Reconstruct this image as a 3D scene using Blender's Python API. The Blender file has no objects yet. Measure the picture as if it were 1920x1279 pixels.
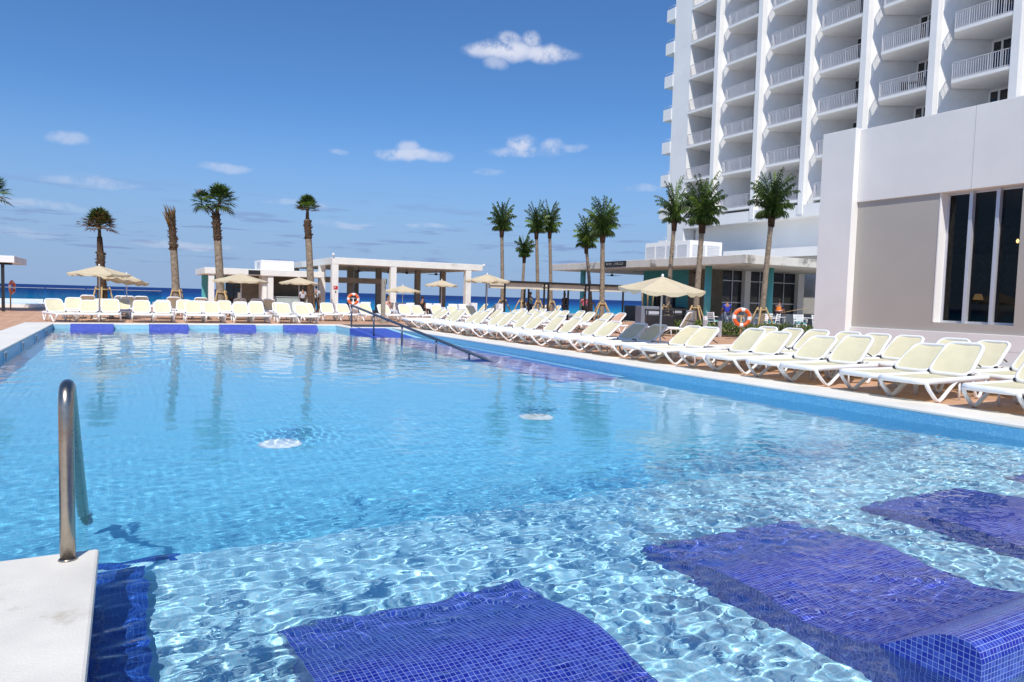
import bpy, bmesh, math, random
import numpy as np
from mathutils import Vector, Matrix
S = bpy.context.scene
COL = S.collection
R = math.radians
random.seed(7)
rng = np.random.default_rng(11)

# ------------------------------------------------------------------ camera
HC = 1.40
AZ, PI_, RO = R(28.634), R(3.527), math.atan(0.0276)
cd = bpy.data.cameras.new('camera'); cam = bpy.data.objects.new('camera', cd); COL.objects.link(cam)
cd.sensor_width = 36; cd.lens = 1330 / 1920 * 36; cd.clip_start = 0.05; cd.clip_end = 60000
fwd = Vector((math.sin(AZ) * math.cos(PI_), math.cos(AZ) * math.cos(PI_), -math.sin(PI_)))
rt = Vector((math.cos(AZ), -math.sin(AZ), 0)); up = rt.cross(fwd)
c_, s_ = math.cos(RO), math.sin(RO)
rx = rt * c_ + up * s_; uy = up * c_ - rt * s_
cam.matrix_world = Matrix(((rx.x, uy.x, -fwd.x, 0), (rx.y, uy.y, -fwd.y, 0), (rx.z, uy.z, -fwd.z, HC), (0, 0, 0, 1)))
S.camera = cam
# ------------------------------------------------------------------ sun
SUN_EL, SUN_AZ = R(52), R(206)          # azimuth clockwise from +Y
sdir = Vector((math.sin(SUN_AZ) * math.cos(SUN_EL), math.cos(SUN_AZ) * math.cos(SUN_EL), math.sin(SUN_EL)))
sl = bpy.data.lights.new('sun', 'SUN'); sl.energy = 4.3; sl.angle = R(0.5); sl.color = (1.0, 0.95, 0.87)
so = bpy.data.objects.new('sun', sl); COL.objects.link(so)
so.rotation_euler = sdir.to_track_quat('Z', 'Y').to_euler(); so.location = (0, -20, 60)
sl.cycles.is_caustics_light = True
# ------------------------------------------------------------------ colour management, sampling
S.view_settings.view_transform = 'Standard'; S.view_settings.look = 'None'
S.view_settings.exposure = 0.0; S.view_settings.gamma = 1.0
S.cycles.use_denoising = True
S.cycles.max_bounces = 10; S.cycles.transmission_bounces = 8; S.cycles.glossy_bounces = 4; S.cycles.diffuse_bounces = 3
S.cycles.transparent_max_bounces = 12; S.cycles.sample_clamp_indirect = 6; S.cycles.caustics_refractive = True
S.cycles.caustics_reflective = True; S.cycles.blur_glossy = 0.5
# ------------------------------------------------------------------ world: sky and clouds
W = bpy.data.worlds.new('World'); S.world = W; W.use_nodes = True
nt = W.node_tree; N = nt.nodes; L = nt.links; N.clear()
class G:
    """small node helper"""
    def __init__(s, tree): s.t = tree; s.n = tree.nodes; s.l = tree.links
    def node(s, typ, **kw):
        n = s.n.new(typ)
        for k, v in kw.items(): setattr(n, k, v)
        return n
    def put(s, sock, v):
        if hasattr(v, 'is_output'): s.l.new(v, sock)
        elif v is not None: sock.default_value = v
    def m(s, op, a, b=None, c=None, clamp=False):
        n = s.node('ShaderNodeMath', operation=op, use_clamp=clamp)
        for i, v in enumerate((a, b, c)):
            if v is not None: s.put(n.inputs[i], v)
        return n.outputs[0]
    def v(s, op, a, b=None, out=0):
        n = s.node('ShaderNodeVectorMath', operation=op); s.put(n.inputs[0], a)
        if b is not None: s.put(n.inputs[1], b)
        return n.outputs[out]
    def noise(s, vec, scale, detail=3, rough=0.5, out=0):
        n = s.node('ShaderNodeTexNoise'); s.put(n.inputs['Vector'], vec); n.inputs['Scale'].default_value = scale
        n.inputs['Detail'].default_value = detail; n.inputs['Roughness'].default_value = rough
        return n.outputs[out]
    def ramp(s, fac, stops, interp='LINEAR'):
        n = s.node('ShaderNodeValToRGB'); s.put(n.inputs[0], fac); cr = n.color_ramp; cr.interpolation = interp
        while len(cr.elements) < len(stops): cr.elements.new(0.5)
        for e, (p, c) in zip(cr.elements, stops):
            e.position = p; e.color = (*c, 1) if len(c) == 3 else c
        return n.outputs[0]
    def mix(s, fac, a, b, blend='MIX'):
        n = s.node('ShaderNodeMix', data_type='RGBA', blend_type=blend); s.put(n.inputs[0], fac)
        for i, x in ((6, a), (7, b)):
            if isinstance(x, tuple) and len(x) == 3: x = (*x, 1)
            s.put(n.inputs[i], x)
        return n.outputs[2]
    def map(s, v, a, b, c=0.0, d=1.0, smooth=True):
        n = s.node('ShaderNodeMapRange', interpolation_type='SMOOTHSTEP' if smooth else 'LINEAR')
        s.put(n.inputs[0], v)
        for i, x in enumerate((a, b, c, d)): n.inputs[i + 1].default_value = x
        return n.outputs[0]
g = G(nt)
sky = g.node('ShaderNodeTexSky', sky_type='NISHITA'); sky.sun_disc = False
sky.sun_elevation = SUN_EL; sky.sun_rotation = SUN_AZ
sky.altitude = 0; sky.air_density = 1.0; sky.dust_density = 0.35; sky.ozone_density = 2.2
tc = g.node('ShaderNodeTexCoord').outputs['Generated']
SKY_K = 0.105
wob = g.noise(tc, 9.0, 5, 0.6, out=1)
wob = g.v('SCALE', g.v('SUBTRACT', wob, (0.5, 0.5, 0.5)), None); wob.node.inputs['Scale'].default_value = 0.034
dirn = g.v('ADD', tc, wob)
mask = None
# puffs: directions given as (azimuth deg from +Y, elevation deg, half width deg, half height deg, strength)
PUFFS = [(27.3, 18.75, 2.6, 0.75, 1.0), (25.6, 18.75, 1.2, .5, .8), (30.4, 18.7, 1.9, .65, .95), (31.6, 18.6, 1.9, .45, .6), (27.6, 19.55, .9, .5, .7), (29.4, 19.7, .7, .55, .75), (26.7, 17.8, .9, .5, .5),
         (28.9, 11.95, 1.1, .75, .8), (29.3, 11.4, 2.7, .4, .6), (31.3, 11.9, .8, .5, .55), (32.9, 11.75, 1.1, .3, .45),
         (20.1, 10.95, 2.1, .5, .75), (20.0, 11.5, .8, .5, .6), (22.2, 10.8, 1.1, .4, .6), (18.4, 11.0, .9, .35, .5),
         (26.2, 9.9, 1.1, .3, .38), (14.7, 10.8, .7, .25, .4), (6.8, 8.85, 1.6, .32, .4), (-1.9, 7.05, 2.8, .34, .32), (-1.7, 7.35, 1.0, .3, .42),
         (-3.1, 9.7, 1.1, .4, .42), (-5.5, 5.3, 3.0, .3, .28), (15.0, 5.3, 2.0, .25, .3), (39.0, 8.7, 1.6, .3, .3), (-7.5, 3.4, 3.2, .28, .22), (4.0, 3.3, 3.4, .28, .35), (11.8, 6.6, 2.2, .22, .3), (21.5, 5.4, 1.6, .2, .3)]
for az, el, w, h, k in PUFFS:
    a, e = R(az), R(el)
    d = Vector((math.sin(a) * math.cos(e), math.cos(a) * math.cos(e), math.sin(e)))
    r_ = Vector((math.cos(a), -math.sin(a), 0)); u_ = r_.cross(d)
    x = g.v('DOT_PRODUCT', dirn, tuple(r_ / math.sin(R(w))), out=1); y = g.v('DOT_PRODUCT', dirn, tuple(u_ / math.sin(R(h))), out=1)
    # keep the far side of the sky clean
    rr = g.m('ADD', g.m('MULTIPLY', x, x), g.m('MULTIPLY', g.m('SUBTRACT', y, g.m('DIVIDE', g.v('DOT_PRODUCT', tuple(d), tuple(u_), out=1), 1.0)), y))
    f = g.map(rr, 1.7, 0.0, 0.0, k)
    front = g.m('GREATER_THAN', g.v('DOT_PRODUCT', tc, tuple(d), out=1), 0.3)
    f = g.m('MULTIPLY', f, front)
    mask = f if mask is None else g.m('MAXIMUM', mask, f)
sep = g.node('ShaderNodeSeparateXYZ'); g.put(sep.inputs[0], tc)
el_ = sep.outputs[2]
# thin flat streaks in a belt above the horizon
st = g.node('ShaderNodeMapping'); g.put(st.inputs[0], tc); st.inputs['Scale'].default_value = (5.5, 5.5, 62.0)
sn = g.noise(st.outputs[0], 2.1, 5, 0.6)
belt = g.m('MULTIPLY', g.map(el_, 0.015, 0.045), g.map(el_, 0.150, 0.065))
streak = g.m('MULTIPLY', g.map(sn, 0.52, 0.66), belt)
puff_n = g.map(g.noise(tc, 30.0, 7, 0.68), 0.34, 0.60, 0.12, 1.0)
mask = g.m('MULTIPLY', mask, puff_n)
skyc = g.mix(1.0, sky.outputs[0], (0.52, 0.85, 1.22), 'MULTIPLY')
haze_f = g.map(el_, 0.26, 0.0, 0.0, 0.92)
skyc = g.mix(haze_f, skyc, tuple(x / SKY_K for x in (0.30, 0.43, 0.68)))
c1 = g.mix(g.m('MULTIPLY', streak, 0.70), skyc, tuple(x / SKY_K for x in (0.21, 0.29, 0.55)))
c2 = g.mix(mask, c1, tuple(x / SKY_K for x in (0.72, 0.76, 0.90)))
bg = g.node('ShaderNodeBackground'); g.put(bg.inputs[0], c2); bg.inputs[1].default_value = SKY_K
wo = g.node('ShaderNodeOutputWorld'); L.new(bg.outputs[0], wo.inputs[0])
W.cycles.sampling_method = 'MANUAL'; W.cycles.sample_map_resolution = 512

# ------------------------------------------------------------------ helpers
def tag(o, label=None, cat=None, group=None, kind=None):
    if label: o['label'] = label
    if cat: o['category'] = cat
    if group: o['group'] = group
    if kind: o['kind'] = kind
    return o
def empty(name, loc=(0, 0, 0), rz=0.0, label=None, cat=None, group=None, parent=None):
    o = bpy.data.objects.new(name, None); COL.objects.link(o); o.location = loc; o.rotation_euler = (0, 0, rz)
    o.empty_display_size = 0.2
    if parent: o.parent = parent
    return tag(o, label, cat, group)
class MB:
    def __init__(s): s.b = bmesh.new(); s.uv = s.b.loops.layers.uv.new('uv')
    def face(s, vs, uvs=None, smooth=False, mi=0):
        f = s.b.faces.new(vs); f.smooth = smooth; f.material_index = mi
        if uvs:
            for l, t in zip(f.loops, uvs): l[s.uv].uv = t
        return f
    def quad(s, pts, mi=0):
        return s.face([s.b.verts.new(p) for p in pts], mi=mi)
    def box(s, x0, x1, y0, y1, z0, z1, mi=0, M=None):
        P = [Vector((x, y, z)) for z in (z0, z1) for y in (y0, y1) for x in (x0, x1)]
        if M: P = [M @ p for p in P]
        v = [s.b.verts.new(p) for p in P]
        for idx in ((0, 2, 3, 1), (4, 5, 7, 6), (0, 1, 5, 4), (2, 6, 7, 3), (0, 4, 6, 2), (1, 3, 7, 5)):
            s.face([v[i] for i in idx], mi=mi)
        return s
    def prism(s, poly, z0, z1, mi=0):
        a = [s.b.verts.new((x, y, z0)) for x, y in poly]; b = [s.b.verts.new((x, y, z1)) for x, y in poly]
        n = len(poly); s.face(a[::-1], mi=mi); s.face(b, mi=mi)
        for i in range(n): s.face([a[i], a[(i + 1) % n], b[(i + 1) % n], b[i]], mi=mi)
        return s
    def tube(s, pts, r, n=8, closed=False, mi=0, caps=True, flat=1.0, smooth=True):
        pts = [Vector(p) for p in pts]; m = len(pts); rings = []
        rr = r if isinstance(r, (list, tuple)) else [r] * m
        prev = None
        for i, p in enumerate(pts):
            if closed: t = pts[(i + 1) % m] - pts[i - 1]
            else: t = pts[min(i + 1, m - 1)] - pts[max(i - 1, 0)]
            t.normalize()
            if prev is None:
                ref = Vector((0, 0, 1)) if abs(t.z) < 0.9 else Vector((1, 0, 0))
                a = t.cross(ref).normalized()
            else: a = (prev - t * prev.dot(t)).normalized()
            prev = a; b = t.cross(a)
            rings.append([s.b.verts.new(p + (a * math.cos(2 * math.pi * k / n) + b * math.sin(2 * math.pi * k / n) * flat) * rr[i]) for k in range(n)])
        for i in range(m if closed else m - 1):
            A, B = rings[i], rings[(i + 1) % m]
            for k in range(n): s.face([A[k], A[(k + 1) % n], B[(k + 1) % n], B[k]], smooth=smooth, mi=mi)
        if caps and not closed: s.face(rings[0][::-1], mi=mi); s.face(rings[-1], mi=mi)
        return s
    def lathe(s, prof, c=(0, 0, 0), n=24, mi=0, smooth=True):
        c = Vector(c); rings = [[s.b.verts.new(c + Vector((r * math.cos(2 * math.pi * k / n), r * math.sin(2 * math.pi * k / n), z))) for k in range(n)] for r, z in prof]
        for A, B in zip(rings, rings[1:]):
            for k in range(n): s.face([A[k], A[(k + 1) % n], B[(k + 1) % n], B[k]], smooth=smooth, mi=mi)
        s.face(rings[0][::-1], mi=mi); s.face(rings[-1], mi=mi)
        return s
    def boxuv(s):
        s.b.normal_update()
        for f in s.b.faces:
            n = f.normal; ax = max(range(3), key=lambda i: abs(n[i]))
            for l in f.loops:
                p = l.vert.co; l[s.uv].uv = ((p.y, p.z) if ax == 0 else (p.x, p.z) if ax == 1 else (p.x, p.y))
        return s
    def build(s, name, mats, parent=None, bevel=0, keepuv=False, **kw):
        if not keepuv: s.boxuv()
        me = bpy.data.meshes.new(name); s.b.to_mesh(me); s.b.free()
        for m in (mats if isinstance(mats, (list, tuple)) else [mats]): me.materials.append(m)
        o = bpy.data.objects.new(name, me); COL.objects.link(o)
        if parent: o.parent = parent
        if bevel:
            md = o.modifiers.new('b', 'BEVEL'); md.width = bevel; md.segments = 2; md.limit_method = 'ANGLE'
        return tag(o, **kw)
def copy_tree(o, parent=None):
    c = o.copy(); COL.objects.link(c); c.parent = parent
    if parent is not None: c.matrix_parent_inverse = o.matrix_parent_inverse.copy()
    for ch in KIDS.get(o.name, []): copy_tree(ch, c)
    return c
KIDS = {}
def learn(o):
    """remember a prototype's children so that copies can be made in a loop"""
    bpy.context.view_layer.update()
    def rec(x):
        KIDS[x.name] = [c for c in x.children]
        for c in x.children: rec(c)
    rec(o); return o

# ------------------------------------------------------------------ materials
def new_mat(name):
    m = bpy.data.materials.new(name); m.use_nodes = True; t = G(m.node_tree); t.n.clear()
    out = t.node('ShaderNodeOutputMaterial'); p = t.node('ShaderNodeBsdfPrincipled'); t.l.new(p.outputs[0], out.inputs[0])
    return m, t, p, out
def plain(name, col, rough=0.5, metal=0.0, var=0.12, scale=3.0, bump=0.0, bscale=60.0, spec=0.5, stain=None):
    """paint, metal or render with gentle mottling, optional fine bump and weather stains"""
    m, t, p, out = new_mat(name)
    tcn = t.node('ShaderNodeTexCoord').outputs['Object']
    n = t.noise(tcn, scale, 5, 0.6)
    k = t.map(n, 0.3, 0.7, 1 - var, 1 + var * 0.5, smooth=False)
    cc = t.v('SCALE', col, None); t.put(cc.node.inputs['Scale'], k)
    if stain:
        sn = t.noise(tcn, stain[1], 6, 0.7); f = t.map(sn, stain[2], stain[2] + 0.12, 0, stain[3])
        cc = t.mix(f, cc, stain[0])
    t.put(p.inputs['Base Color'], cc); p.inputs['Roughness'].default_value = rough; p.inputs['Metallic'].default_value = metal
    p.inputs['Specular IOR Level'].default_value = spec
    t.put(p.inputs['Roughness'], t.map(n, 0.3, 0.7, rough * 0.85, min(1, rough * 1.15), smooth=False))
    if bump:
        b = t.node('ShaderNodeBump'); t.put(b.inputs['Height'], t.noise(tcn, bscale, 3, 0.6)); b.inputs['Strength'].default_value = bump; b.inputs['Distance'].default_value = 0.01
        t.l.new(b.outputs[0], p.inputs['Normal'])
    return m
def mosaic(name, ca, cb, grout, size=0.025, gw=0.10, rough=0.25, spread=1.0):
    m, t, p, out = new_mat(name)
    uv = t.node('ShaderNodeUVMap').outputs[0]
    s = t.v('SCALE', uv, None); s.node.inputs['Scale'].default_value = 1 / size
    fr = t.v('FRACTION', s); fl = t.v('FLOOR', s)
    sp = t.node('ShaderNodeSeparateXYZ'); t.put(sp.inputs[0], fr)
    ex = t.m('ABSOLUTE', t.m('SUBTRACT', sp.outputs[0], 0.5)); ey = t.m('ABSOLUTE', t.m('SUBTRACT', sp.outputs[1], 0.5))
    e = t.map(t.m('MAXIMUM', ex, ey), 0.5 - gw, 0.5 - gw * 0.55)
    wn = t.node('ShaderNodeTexWhiteNoise', noise_dimensions='2D'); t.put(wn.inputs['Vector'], fl)
    f = t.m('POWER', wn.outputs[0], 2.2)
    tile = t.mix(t.m('MULTIPLY', f, spread), ca, cb)
    t.put(p.inputs['Base Color'], t.mix(e, tile, grout)); t.put(p.inputs['Roughness'], t.map(e, 0, 1, rough, 0.8, smooth=False))
    b = t.node('ShaderNodeBump'); t.put(b.inputs['Height'], t.m('SUBTRACT', 1.0, e)); b.inputs['Strength'].default_value = 0.25; b.inputs['Distance'].default_value = 0.002
    t.l.new(b.outputs[0], p.inputs['Normal'])
    return m
M = {}
M['tile'] = mosaic('pale_blue_mosaic', (0.25, 0.58, 0.75), (0.42, 0.72, 0.84), (0.44, 0.68, 0.78), 0.025, 0.09, 0.3)
M['deep_tile'] = mosaic('deep_blue_mosaic', (0.11, 0.47, 0.69), (0.18, 0.56, 0.77), (0.22, 0.56, 0.73), 0.025, 0.09, 0.3)
M['purple'] = mosaic('violet_blue_mosaic', (0.009, 0.020, 0.33), (0.06, 0.11, 0.52), (0.30, 0.38, 0.68), 0.025, 0.062, 0.25, 0.9)
M['coping'] = plain('cream_coping_stone', (0.84, 0.80, 0.72), 0.6, var=0.07, scale=1.2, bump=0.2, bscale=120, stain=((0.66, 0.60, 0.50), 0.9, 0.58, 0.4))
M['wetstone'] = plain('damp_coping_stone', (0.77, 0.73, 0.65), 0.55, var=0.10, scale=2.2, bump=0.25, bscale=90, stain=((0.47, 0.41, 0.31), 1.35, 0.535, 0.7))
M['steel'] = plain('brushed_stainless_steel', (0.42, 0.37, 0.31), 0.30, 1.0, var=0.15, scale=20, spec=0.5)
M['grey_steel'] = plain('dark_grey_steel', (0.10, 0.12, 0.17), 0.35, 0.6, var=0.1)
M['navy'] = mosaic('navy_blue_mosaic', (0.004, 0.035, 0.26), (0.014, 0.07, 0.36), (0.04, 0.13, 0.42), 0.025, 0.06, 0.25, 0.9)
M['ramp'] = mosaic('ramp_blue_mosaic', (0.005, 0.035, 0.40), (0.03, 0.09, 0.52), (0.10, 0.18, 0.58), 0.025, 0.085, 0.4, 0.9)
M['wall_tile'] = mosaic('mid_blue_mosaic', (0.09, 0.38, 0.66), (0.20, 0.52, 0.74), (0.24, 0.52, 0.70), 0.025, 0.09, 0.3)  # pool tile darkened: shade on the left and right walls put into colour
# water
mw = bpy.data.materials.new('pool_water'); mw.use_nodes = True; t = G(mw.node_tree); t.n.clear()
out = t.node('ShaderNodeOutputMaterial')
gl = t.node('ShaderNodeBsdfRefraction'); gl.inputs['IOR'].default_value = 1.33; gl.inputs['Roughness'].default_value = 0.0; gl.inputs['Color'].default_value = (1, 1, 1, 1)
gs = t.node('ShaderNodeBsdfGlossy'); gs.inputs['Roughness'].default_value = 0.07; gs.inputs['Color'].default_value = (1, 1, 1, 1)
fr = t.node('ShaderNodeFresnel'); fr.inputs['IOR'].default_value = 1.33
mx = t.node('ShaderNodeMixShader'); t.l.new(fr.outputs[0], mx.inputs[0]); t.l.new(gl.outputs[0], mx.inputs[1]); t.l.new(gs.outputs[0], mx.inputs[2])
t.l.new(mx.outputs[0], out.inputs[0])
M['water'] = mw

# ------------------------------------------------------------------ POOL
XL, XR, YN, YF = -2.30, 9.68, 0.70, 30.35        # pool rectangle
RX, RY = 7.92, 28.15                               # ramp alcove corner
WZ = -0.19                                         # water level
SHELF = -0.62; DEEP = -1.35
b = MB()
# walls and floor, as quads facing into the water
def wall(x0, y0, x1, y1, z0, z1, mi=0): b.quad([(x0, y0, z0), (x1, y1, z0), (x1, y1, z1), (x0, y0, z1)], mi)
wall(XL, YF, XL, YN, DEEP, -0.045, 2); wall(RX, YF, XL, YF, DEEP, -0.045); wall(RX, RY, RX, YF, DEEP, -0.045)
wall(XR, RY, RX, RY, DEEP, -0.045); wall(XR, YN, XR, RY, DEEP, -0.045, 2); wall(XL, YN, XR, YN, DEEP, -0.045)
b.quad([(XL, 7.3, DEEP), (XR, 7.3, DEEP), (XR, YF, DEEP), (XL, YF, DEEP)], 1)
b.quad([(XL, YN, SHELF), (XR, YN, SHELF), (XR, 4.35, SHELF), (XL, 4.35, SHELF)])
SL = [(4.35, SHELF), (4.75, SHELF - .06), (5.2, SHELF - .20), (5.7, SHELF - .40), (6.2, SHELF - .58), (6.7, DEEP + .05), (7.3, DEEP)]
for (ya, za), (yb, zb_) in zip(SL, SL[1:]): b.quad([(XL, ya, za), (XR, ya, za), (XR, yb, zb_), (XL, yb, zb_)], 0 if ya < 5.1 else 1)
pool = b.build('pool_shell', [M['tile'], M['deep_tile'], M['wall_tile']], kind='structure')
# near platform body with violet steps round it
b = MB(); b.box(XL, -0.16, YN, 4.27, DEEP, -0.05); body = b.build('platform_wall', M['navy'], kind='structure')
b = MB(); b.box(XL + .01, 0.10, YN + .01, 4.8, DEEP - .1, -0.50); b.box(XL + .02, 0.30, YN + .02, 5.25, DEEP - .11, -0.80); b.box(XL + .03, 0.28, YN + .03, 5.8, DEEP - .12, -1.10)
steps = b.build('pool_steps', M['navy'], kind='structure')
# entry ramp along the far right
b = MB()
zr = lambda y: -0.012 - (RY - y) * 0.052
ys = [RY, 24, 20, 16, 14, 12.4]
for y0, y1 in zip(ys, ys[1:]):
    b.quad([(RX, y0, zr(y0)), (RX, y1, zr(y1)), (9.36, y1, zr(y1)), (9.36, y0, zr(y0))])
    b.quad([(RX, y1, zr(y1)), (RX, y0, zr(y0)), (RX, y0, DEEP), (RX, y1, DEEP)])
b.quad([(RX, 12.4, zr(12.4)), (RX, 12.4, DEEP), (9.36, 12.4, DEEP), (9.36, 12.4, zr(12.4))])
ramp = b.build('pool_ramp', M['ramp'], kind='structure')
b = MB()
b.quad([(9.363, RY - .002, zr(RY) + .01), (9.363, 12.3, zr(12.3) + .03), (9.60, 12.3, zr(12.3) + .03), (9.60, RY - .002, zr(RY) + .01)])
b.quad([(9.363, RY - .002, DEEP), (9.363, 12.3, DEEP), (9.363, 12.3, zr(12.3) + .03), (9.363, RY - .002, zr(RY) + .01)])
curb = b.build('ramp_curb', M['tile'], kind='structure')
# coping slabs
b = MB(); cw = 0.95; z0, z1 = -0.045, 0.0
b.box(XL - cw, XL, YN - cw, YF + cw, z0, z1); b.box(XL, RX, YF, YF + cw, z0, z1)
b.box(RX, RX + 0.42, RY, YF + cw, z0, z1); b.box(RX + .42, XR + cw, RY, RY + .6, z0, z1); b.box(XR, XR + cw, YN - cw, RY, z0, z1)
b.box(XL, XR, YN - cw, YN, z0, z1)
cop = b.build('pool_coping', M['coping'], kind='structure', bevel=0.012)
b = MB(); b.box(XL, -0.13, YN, 4.30, z0, z1 + .002); plat = b.build('platform_coping', M['wetstone'], kind='structure', bevel=0.015)
# in-water tiled recliners
def recliner(x0, yh, sgn, w=1.36):
    """profile along y from headrest (yh) to foot"""
    P = [(0.0, DEEP), (0.0, -0.07), (0.015, -0.022), (0.05, 0.0), (0.11, 0.004), (0.18, -0.018), (0.28, -0.075), (0.42, -0.17), (0.58, -0.27), (0.74, -0.335), (0.88, -0.345), (1.0, -0.315),
         (1.12, -0.26), (1.22, -0.235), (1.30, -0.218), (1.38, -0.215), (1.46, -0.225), (1.56, -0.255), (1.68, -0.30), (1.82, -0.365), (1.98, -0.42), (2.14, -0.45), (2.18, -0.48), (2.20, DEEP)]
    q = MB(); s = [0]
    for a, c in zip(P, P[1:]): s.append(s[-1] + math.hypot(c[0] - a[0], c[1] - a[1]))
    Lr = []
    for (d, z) in P: Lr.append((q.b.verts.new((0, sgn * d, z)), q.b.verts.new((w, sgn * d, z))))
    for i in range(len(P) - 1):
        (a, c), (d, e) = Lr[i], Lr[i + 1]
        vs = [a, c, e, d] if sgn > 0 else [a, d, e, c]; uv = [(0, s[i]), (w, s[i]), (w, s[i + 1]), (0, s[i + 1])]
        if sgn < 0: uv = [uv[0], uv[3], uv[2], uv[1]]
        q.face(vs, uv, smooth=0 < i < len(P) - 2)
    for side in (0, 1):
        for i in range(1, len(P) - 2):
            x = w * side; pts = [(x, sgn * P[i][0], P[i][1]), (x, sgn * P[i + 1][0], P[i + 1][1]), (x, sgn * P[i + 1][0], DEEP), (x, sgn * P[i][0], DEEP)]
            if (side == 1) == (sgn > 0): pts = pts[::-1]
            q.face([q.b.verts.new(p) for p in pts], [(p[1], p[2]) for p in pts])
    o = q.build('pool_recliner', M['purple'], keepuv=True); o.location = (x0, yh, 0); return o
ORD = ['nearest', 'second', 'third', 'fourth', 'fifth', 'sixth']
nr = [(0.68, 'violet mosaic recliner moulded underwater, beside the white platform'), (3.12, 'large violet mosaic recliner with its tiled headrest rising from the water'), (5.45, 'violet mosaic recliner underwater, next beyond the one with raised headrest'), (7.72, 'violet mosaic recliner cut by the right frame edge, beside the pool wall')]
proto_n = None
for x, lab in nr:
    yr = 1.44 if x < 1 else 1.56
    if proto_n is None: proto_n = recliner(x, yr, 1); o = proto_n
    else: o = proto_n.copy(); COL.objects.link(o); o.location = (x, yr, 0)
    tag(o, lab, 'pool recliner', 'mosaic recliners along the near pool edge')
proto_f = None
for i, x in enumerate((-1.75, 0.78, 3.26, 5.72)):
    if proto_f is None: proto_f = recliner(x, YF - .02, -1); o = proto_f
    else: o = proto_f.copy(); COL.objects.link(o); o.location = (x, YF - .02, 0)
    tag(o, ['leftmost', 'second from left', 'third from left', 'rightmost'][i] + ' violet tiled recliner headrest against the far pool wall', 'pool recliner', 'mosaic recliners along the far pool wall')
# white discs stand in for bright glints on the water, modelled as jet inlets
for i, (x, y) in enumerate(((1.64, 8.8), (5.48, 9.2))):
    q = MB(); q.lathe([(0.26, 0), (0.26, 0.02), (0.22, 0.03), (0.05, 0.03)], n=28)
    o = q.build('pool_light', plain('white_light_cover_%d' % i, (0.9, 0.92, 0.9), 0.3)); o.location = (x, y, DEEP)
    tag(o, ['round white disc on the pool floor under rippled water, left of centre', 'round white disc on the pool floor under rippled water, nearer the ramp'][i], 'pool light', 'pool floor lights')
# ---- water body: waved top sheet, sides and bottom sunk into the shell
def spaced(a, b2, f):
    v = [a]
    while v[-1] < b2: v.append(v[-1] + f(v[-1]))
    v[-1] = b2; return np.array(v)
xs = spaced(XL - .02, XR + .02, lambda x: 0.024)
ysw = spaced(YN - .02, YF + .02, lambda y: 0.019 if y < 5.8 else min(0.16, 0.019 + (y - 5.8) * 0.011))
X, Y = np.meshgrid(xs, ysw)
Z = np.zeros_like(X)
for lam0, lam1, amp, cnt in ((0.072, 0.14, 0.00085, 36), (0.14, 0.34, 0.0013, 26), (0.34, 0.8, 0.0016, 20), (0.8, 2.6, 0.0013, 12)):
    for i in range(cnt):
        lam = rng.uniform(lam0, lam1); th = rng.normal(R(75), R(50)); kx, ky = 2 * math.pi / lam * math.cos(th), 2 * math.pi / lam * math.sin(th)
        wx = 0.25 * lam1 * np.sin(X * 0.7 * rng.uniform(.6, 1.6) + rng.uniform(0, 6)) + 0.25 * lam1 * np.sin(Y * 0.9 * rng.uniform(.6, 1.6) + rng.uniform(0, 6))
        fade = np.clip(1.0 - (Y - 3.9 - .35 * np.sin(X * 1.3)) / 2.6, 0.26 if lam0 > .3 else 0.20 if lam0 > .15 else 0.15, 1)
        Z += (fade + .30 * np.clip((Y - 11) / 9, 0, 1)) * amp / math.sqrt(cnt) * 2.2 * np.sin(kx * X + ky * Y + (wx / lam) * 6 + rng.uniform(0, 6.28))
patch = 1 + .45 * np.sin(X * .9 + 1.7 * np.sin(Y * .5)) * np.sin(Y * .8 + X * .4)     # calmer and busier patches
Z *= patch
for jx, jy in ((1.62, 8.7), (5.45, 9.1)):                                               # choppy water above the white glint discs
    rj = np.hypot((X - jx) / .55, (Y - jy) / .45); Z += 0.0045 * np.exp(-rj ** 2) * np.sin(X * 31 + 3 * np.sin(Y * 23)) * np.sin(Y * 27 + 2 * np.sin(X * 19))
Z += WZ
ny, nx = X.shape
co = np.stack([X, Y, Z], -1).reshape(-1, 3)
idx = np.arange(nx * ny).reshape(ny, nx)
f = np.stack([idx[:-1, :-1], idx[:-1, 1:], idx[1:, 1:], idx[1:, :-1]], -1).reshape(-1, 4)
edge = np.concatenate([idx[0, :], idx[1:, -1], idx[-1, -2::-1], idx[-2:0:-1, 0]])
bot = co[edge].copy(); bot[:, 2] = DEEP - 0.05
base = len(co); co = np.concatenate([co, bot]); ne = len(edge)
faces = f.tolist()
for i in range(ne): j = (i + 1) % ne; faces.append([int(edge[j]), int(edge[i]), base + i, base + j])
faces.append([base + i for i in range(ne)][::-1])
me = bpy.data.meshes.new('water'); me.from_pydata(co.tolist(), [], faces); me.update()
me.polygons.foreach_set('use_smooth', [True] * len(f) + [False] * (ne + 1))
me.materials.append(M['water'])
wat = bpy.data.objects.new('pool_water', me); COL.objects.link(wat); tag(wat, kind='structure')
wat.cycles.is_caustics_caster = True
for o in (pool, body, steps, ramp, curb, proto_n, proto_f): o.cycles.is_caustics_receiver = True
for o in COL.objects:
    if o.name.startswith(('pool_recliner', 'pool_light')): o.cycles.is_caustics_receiver = True

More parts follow.
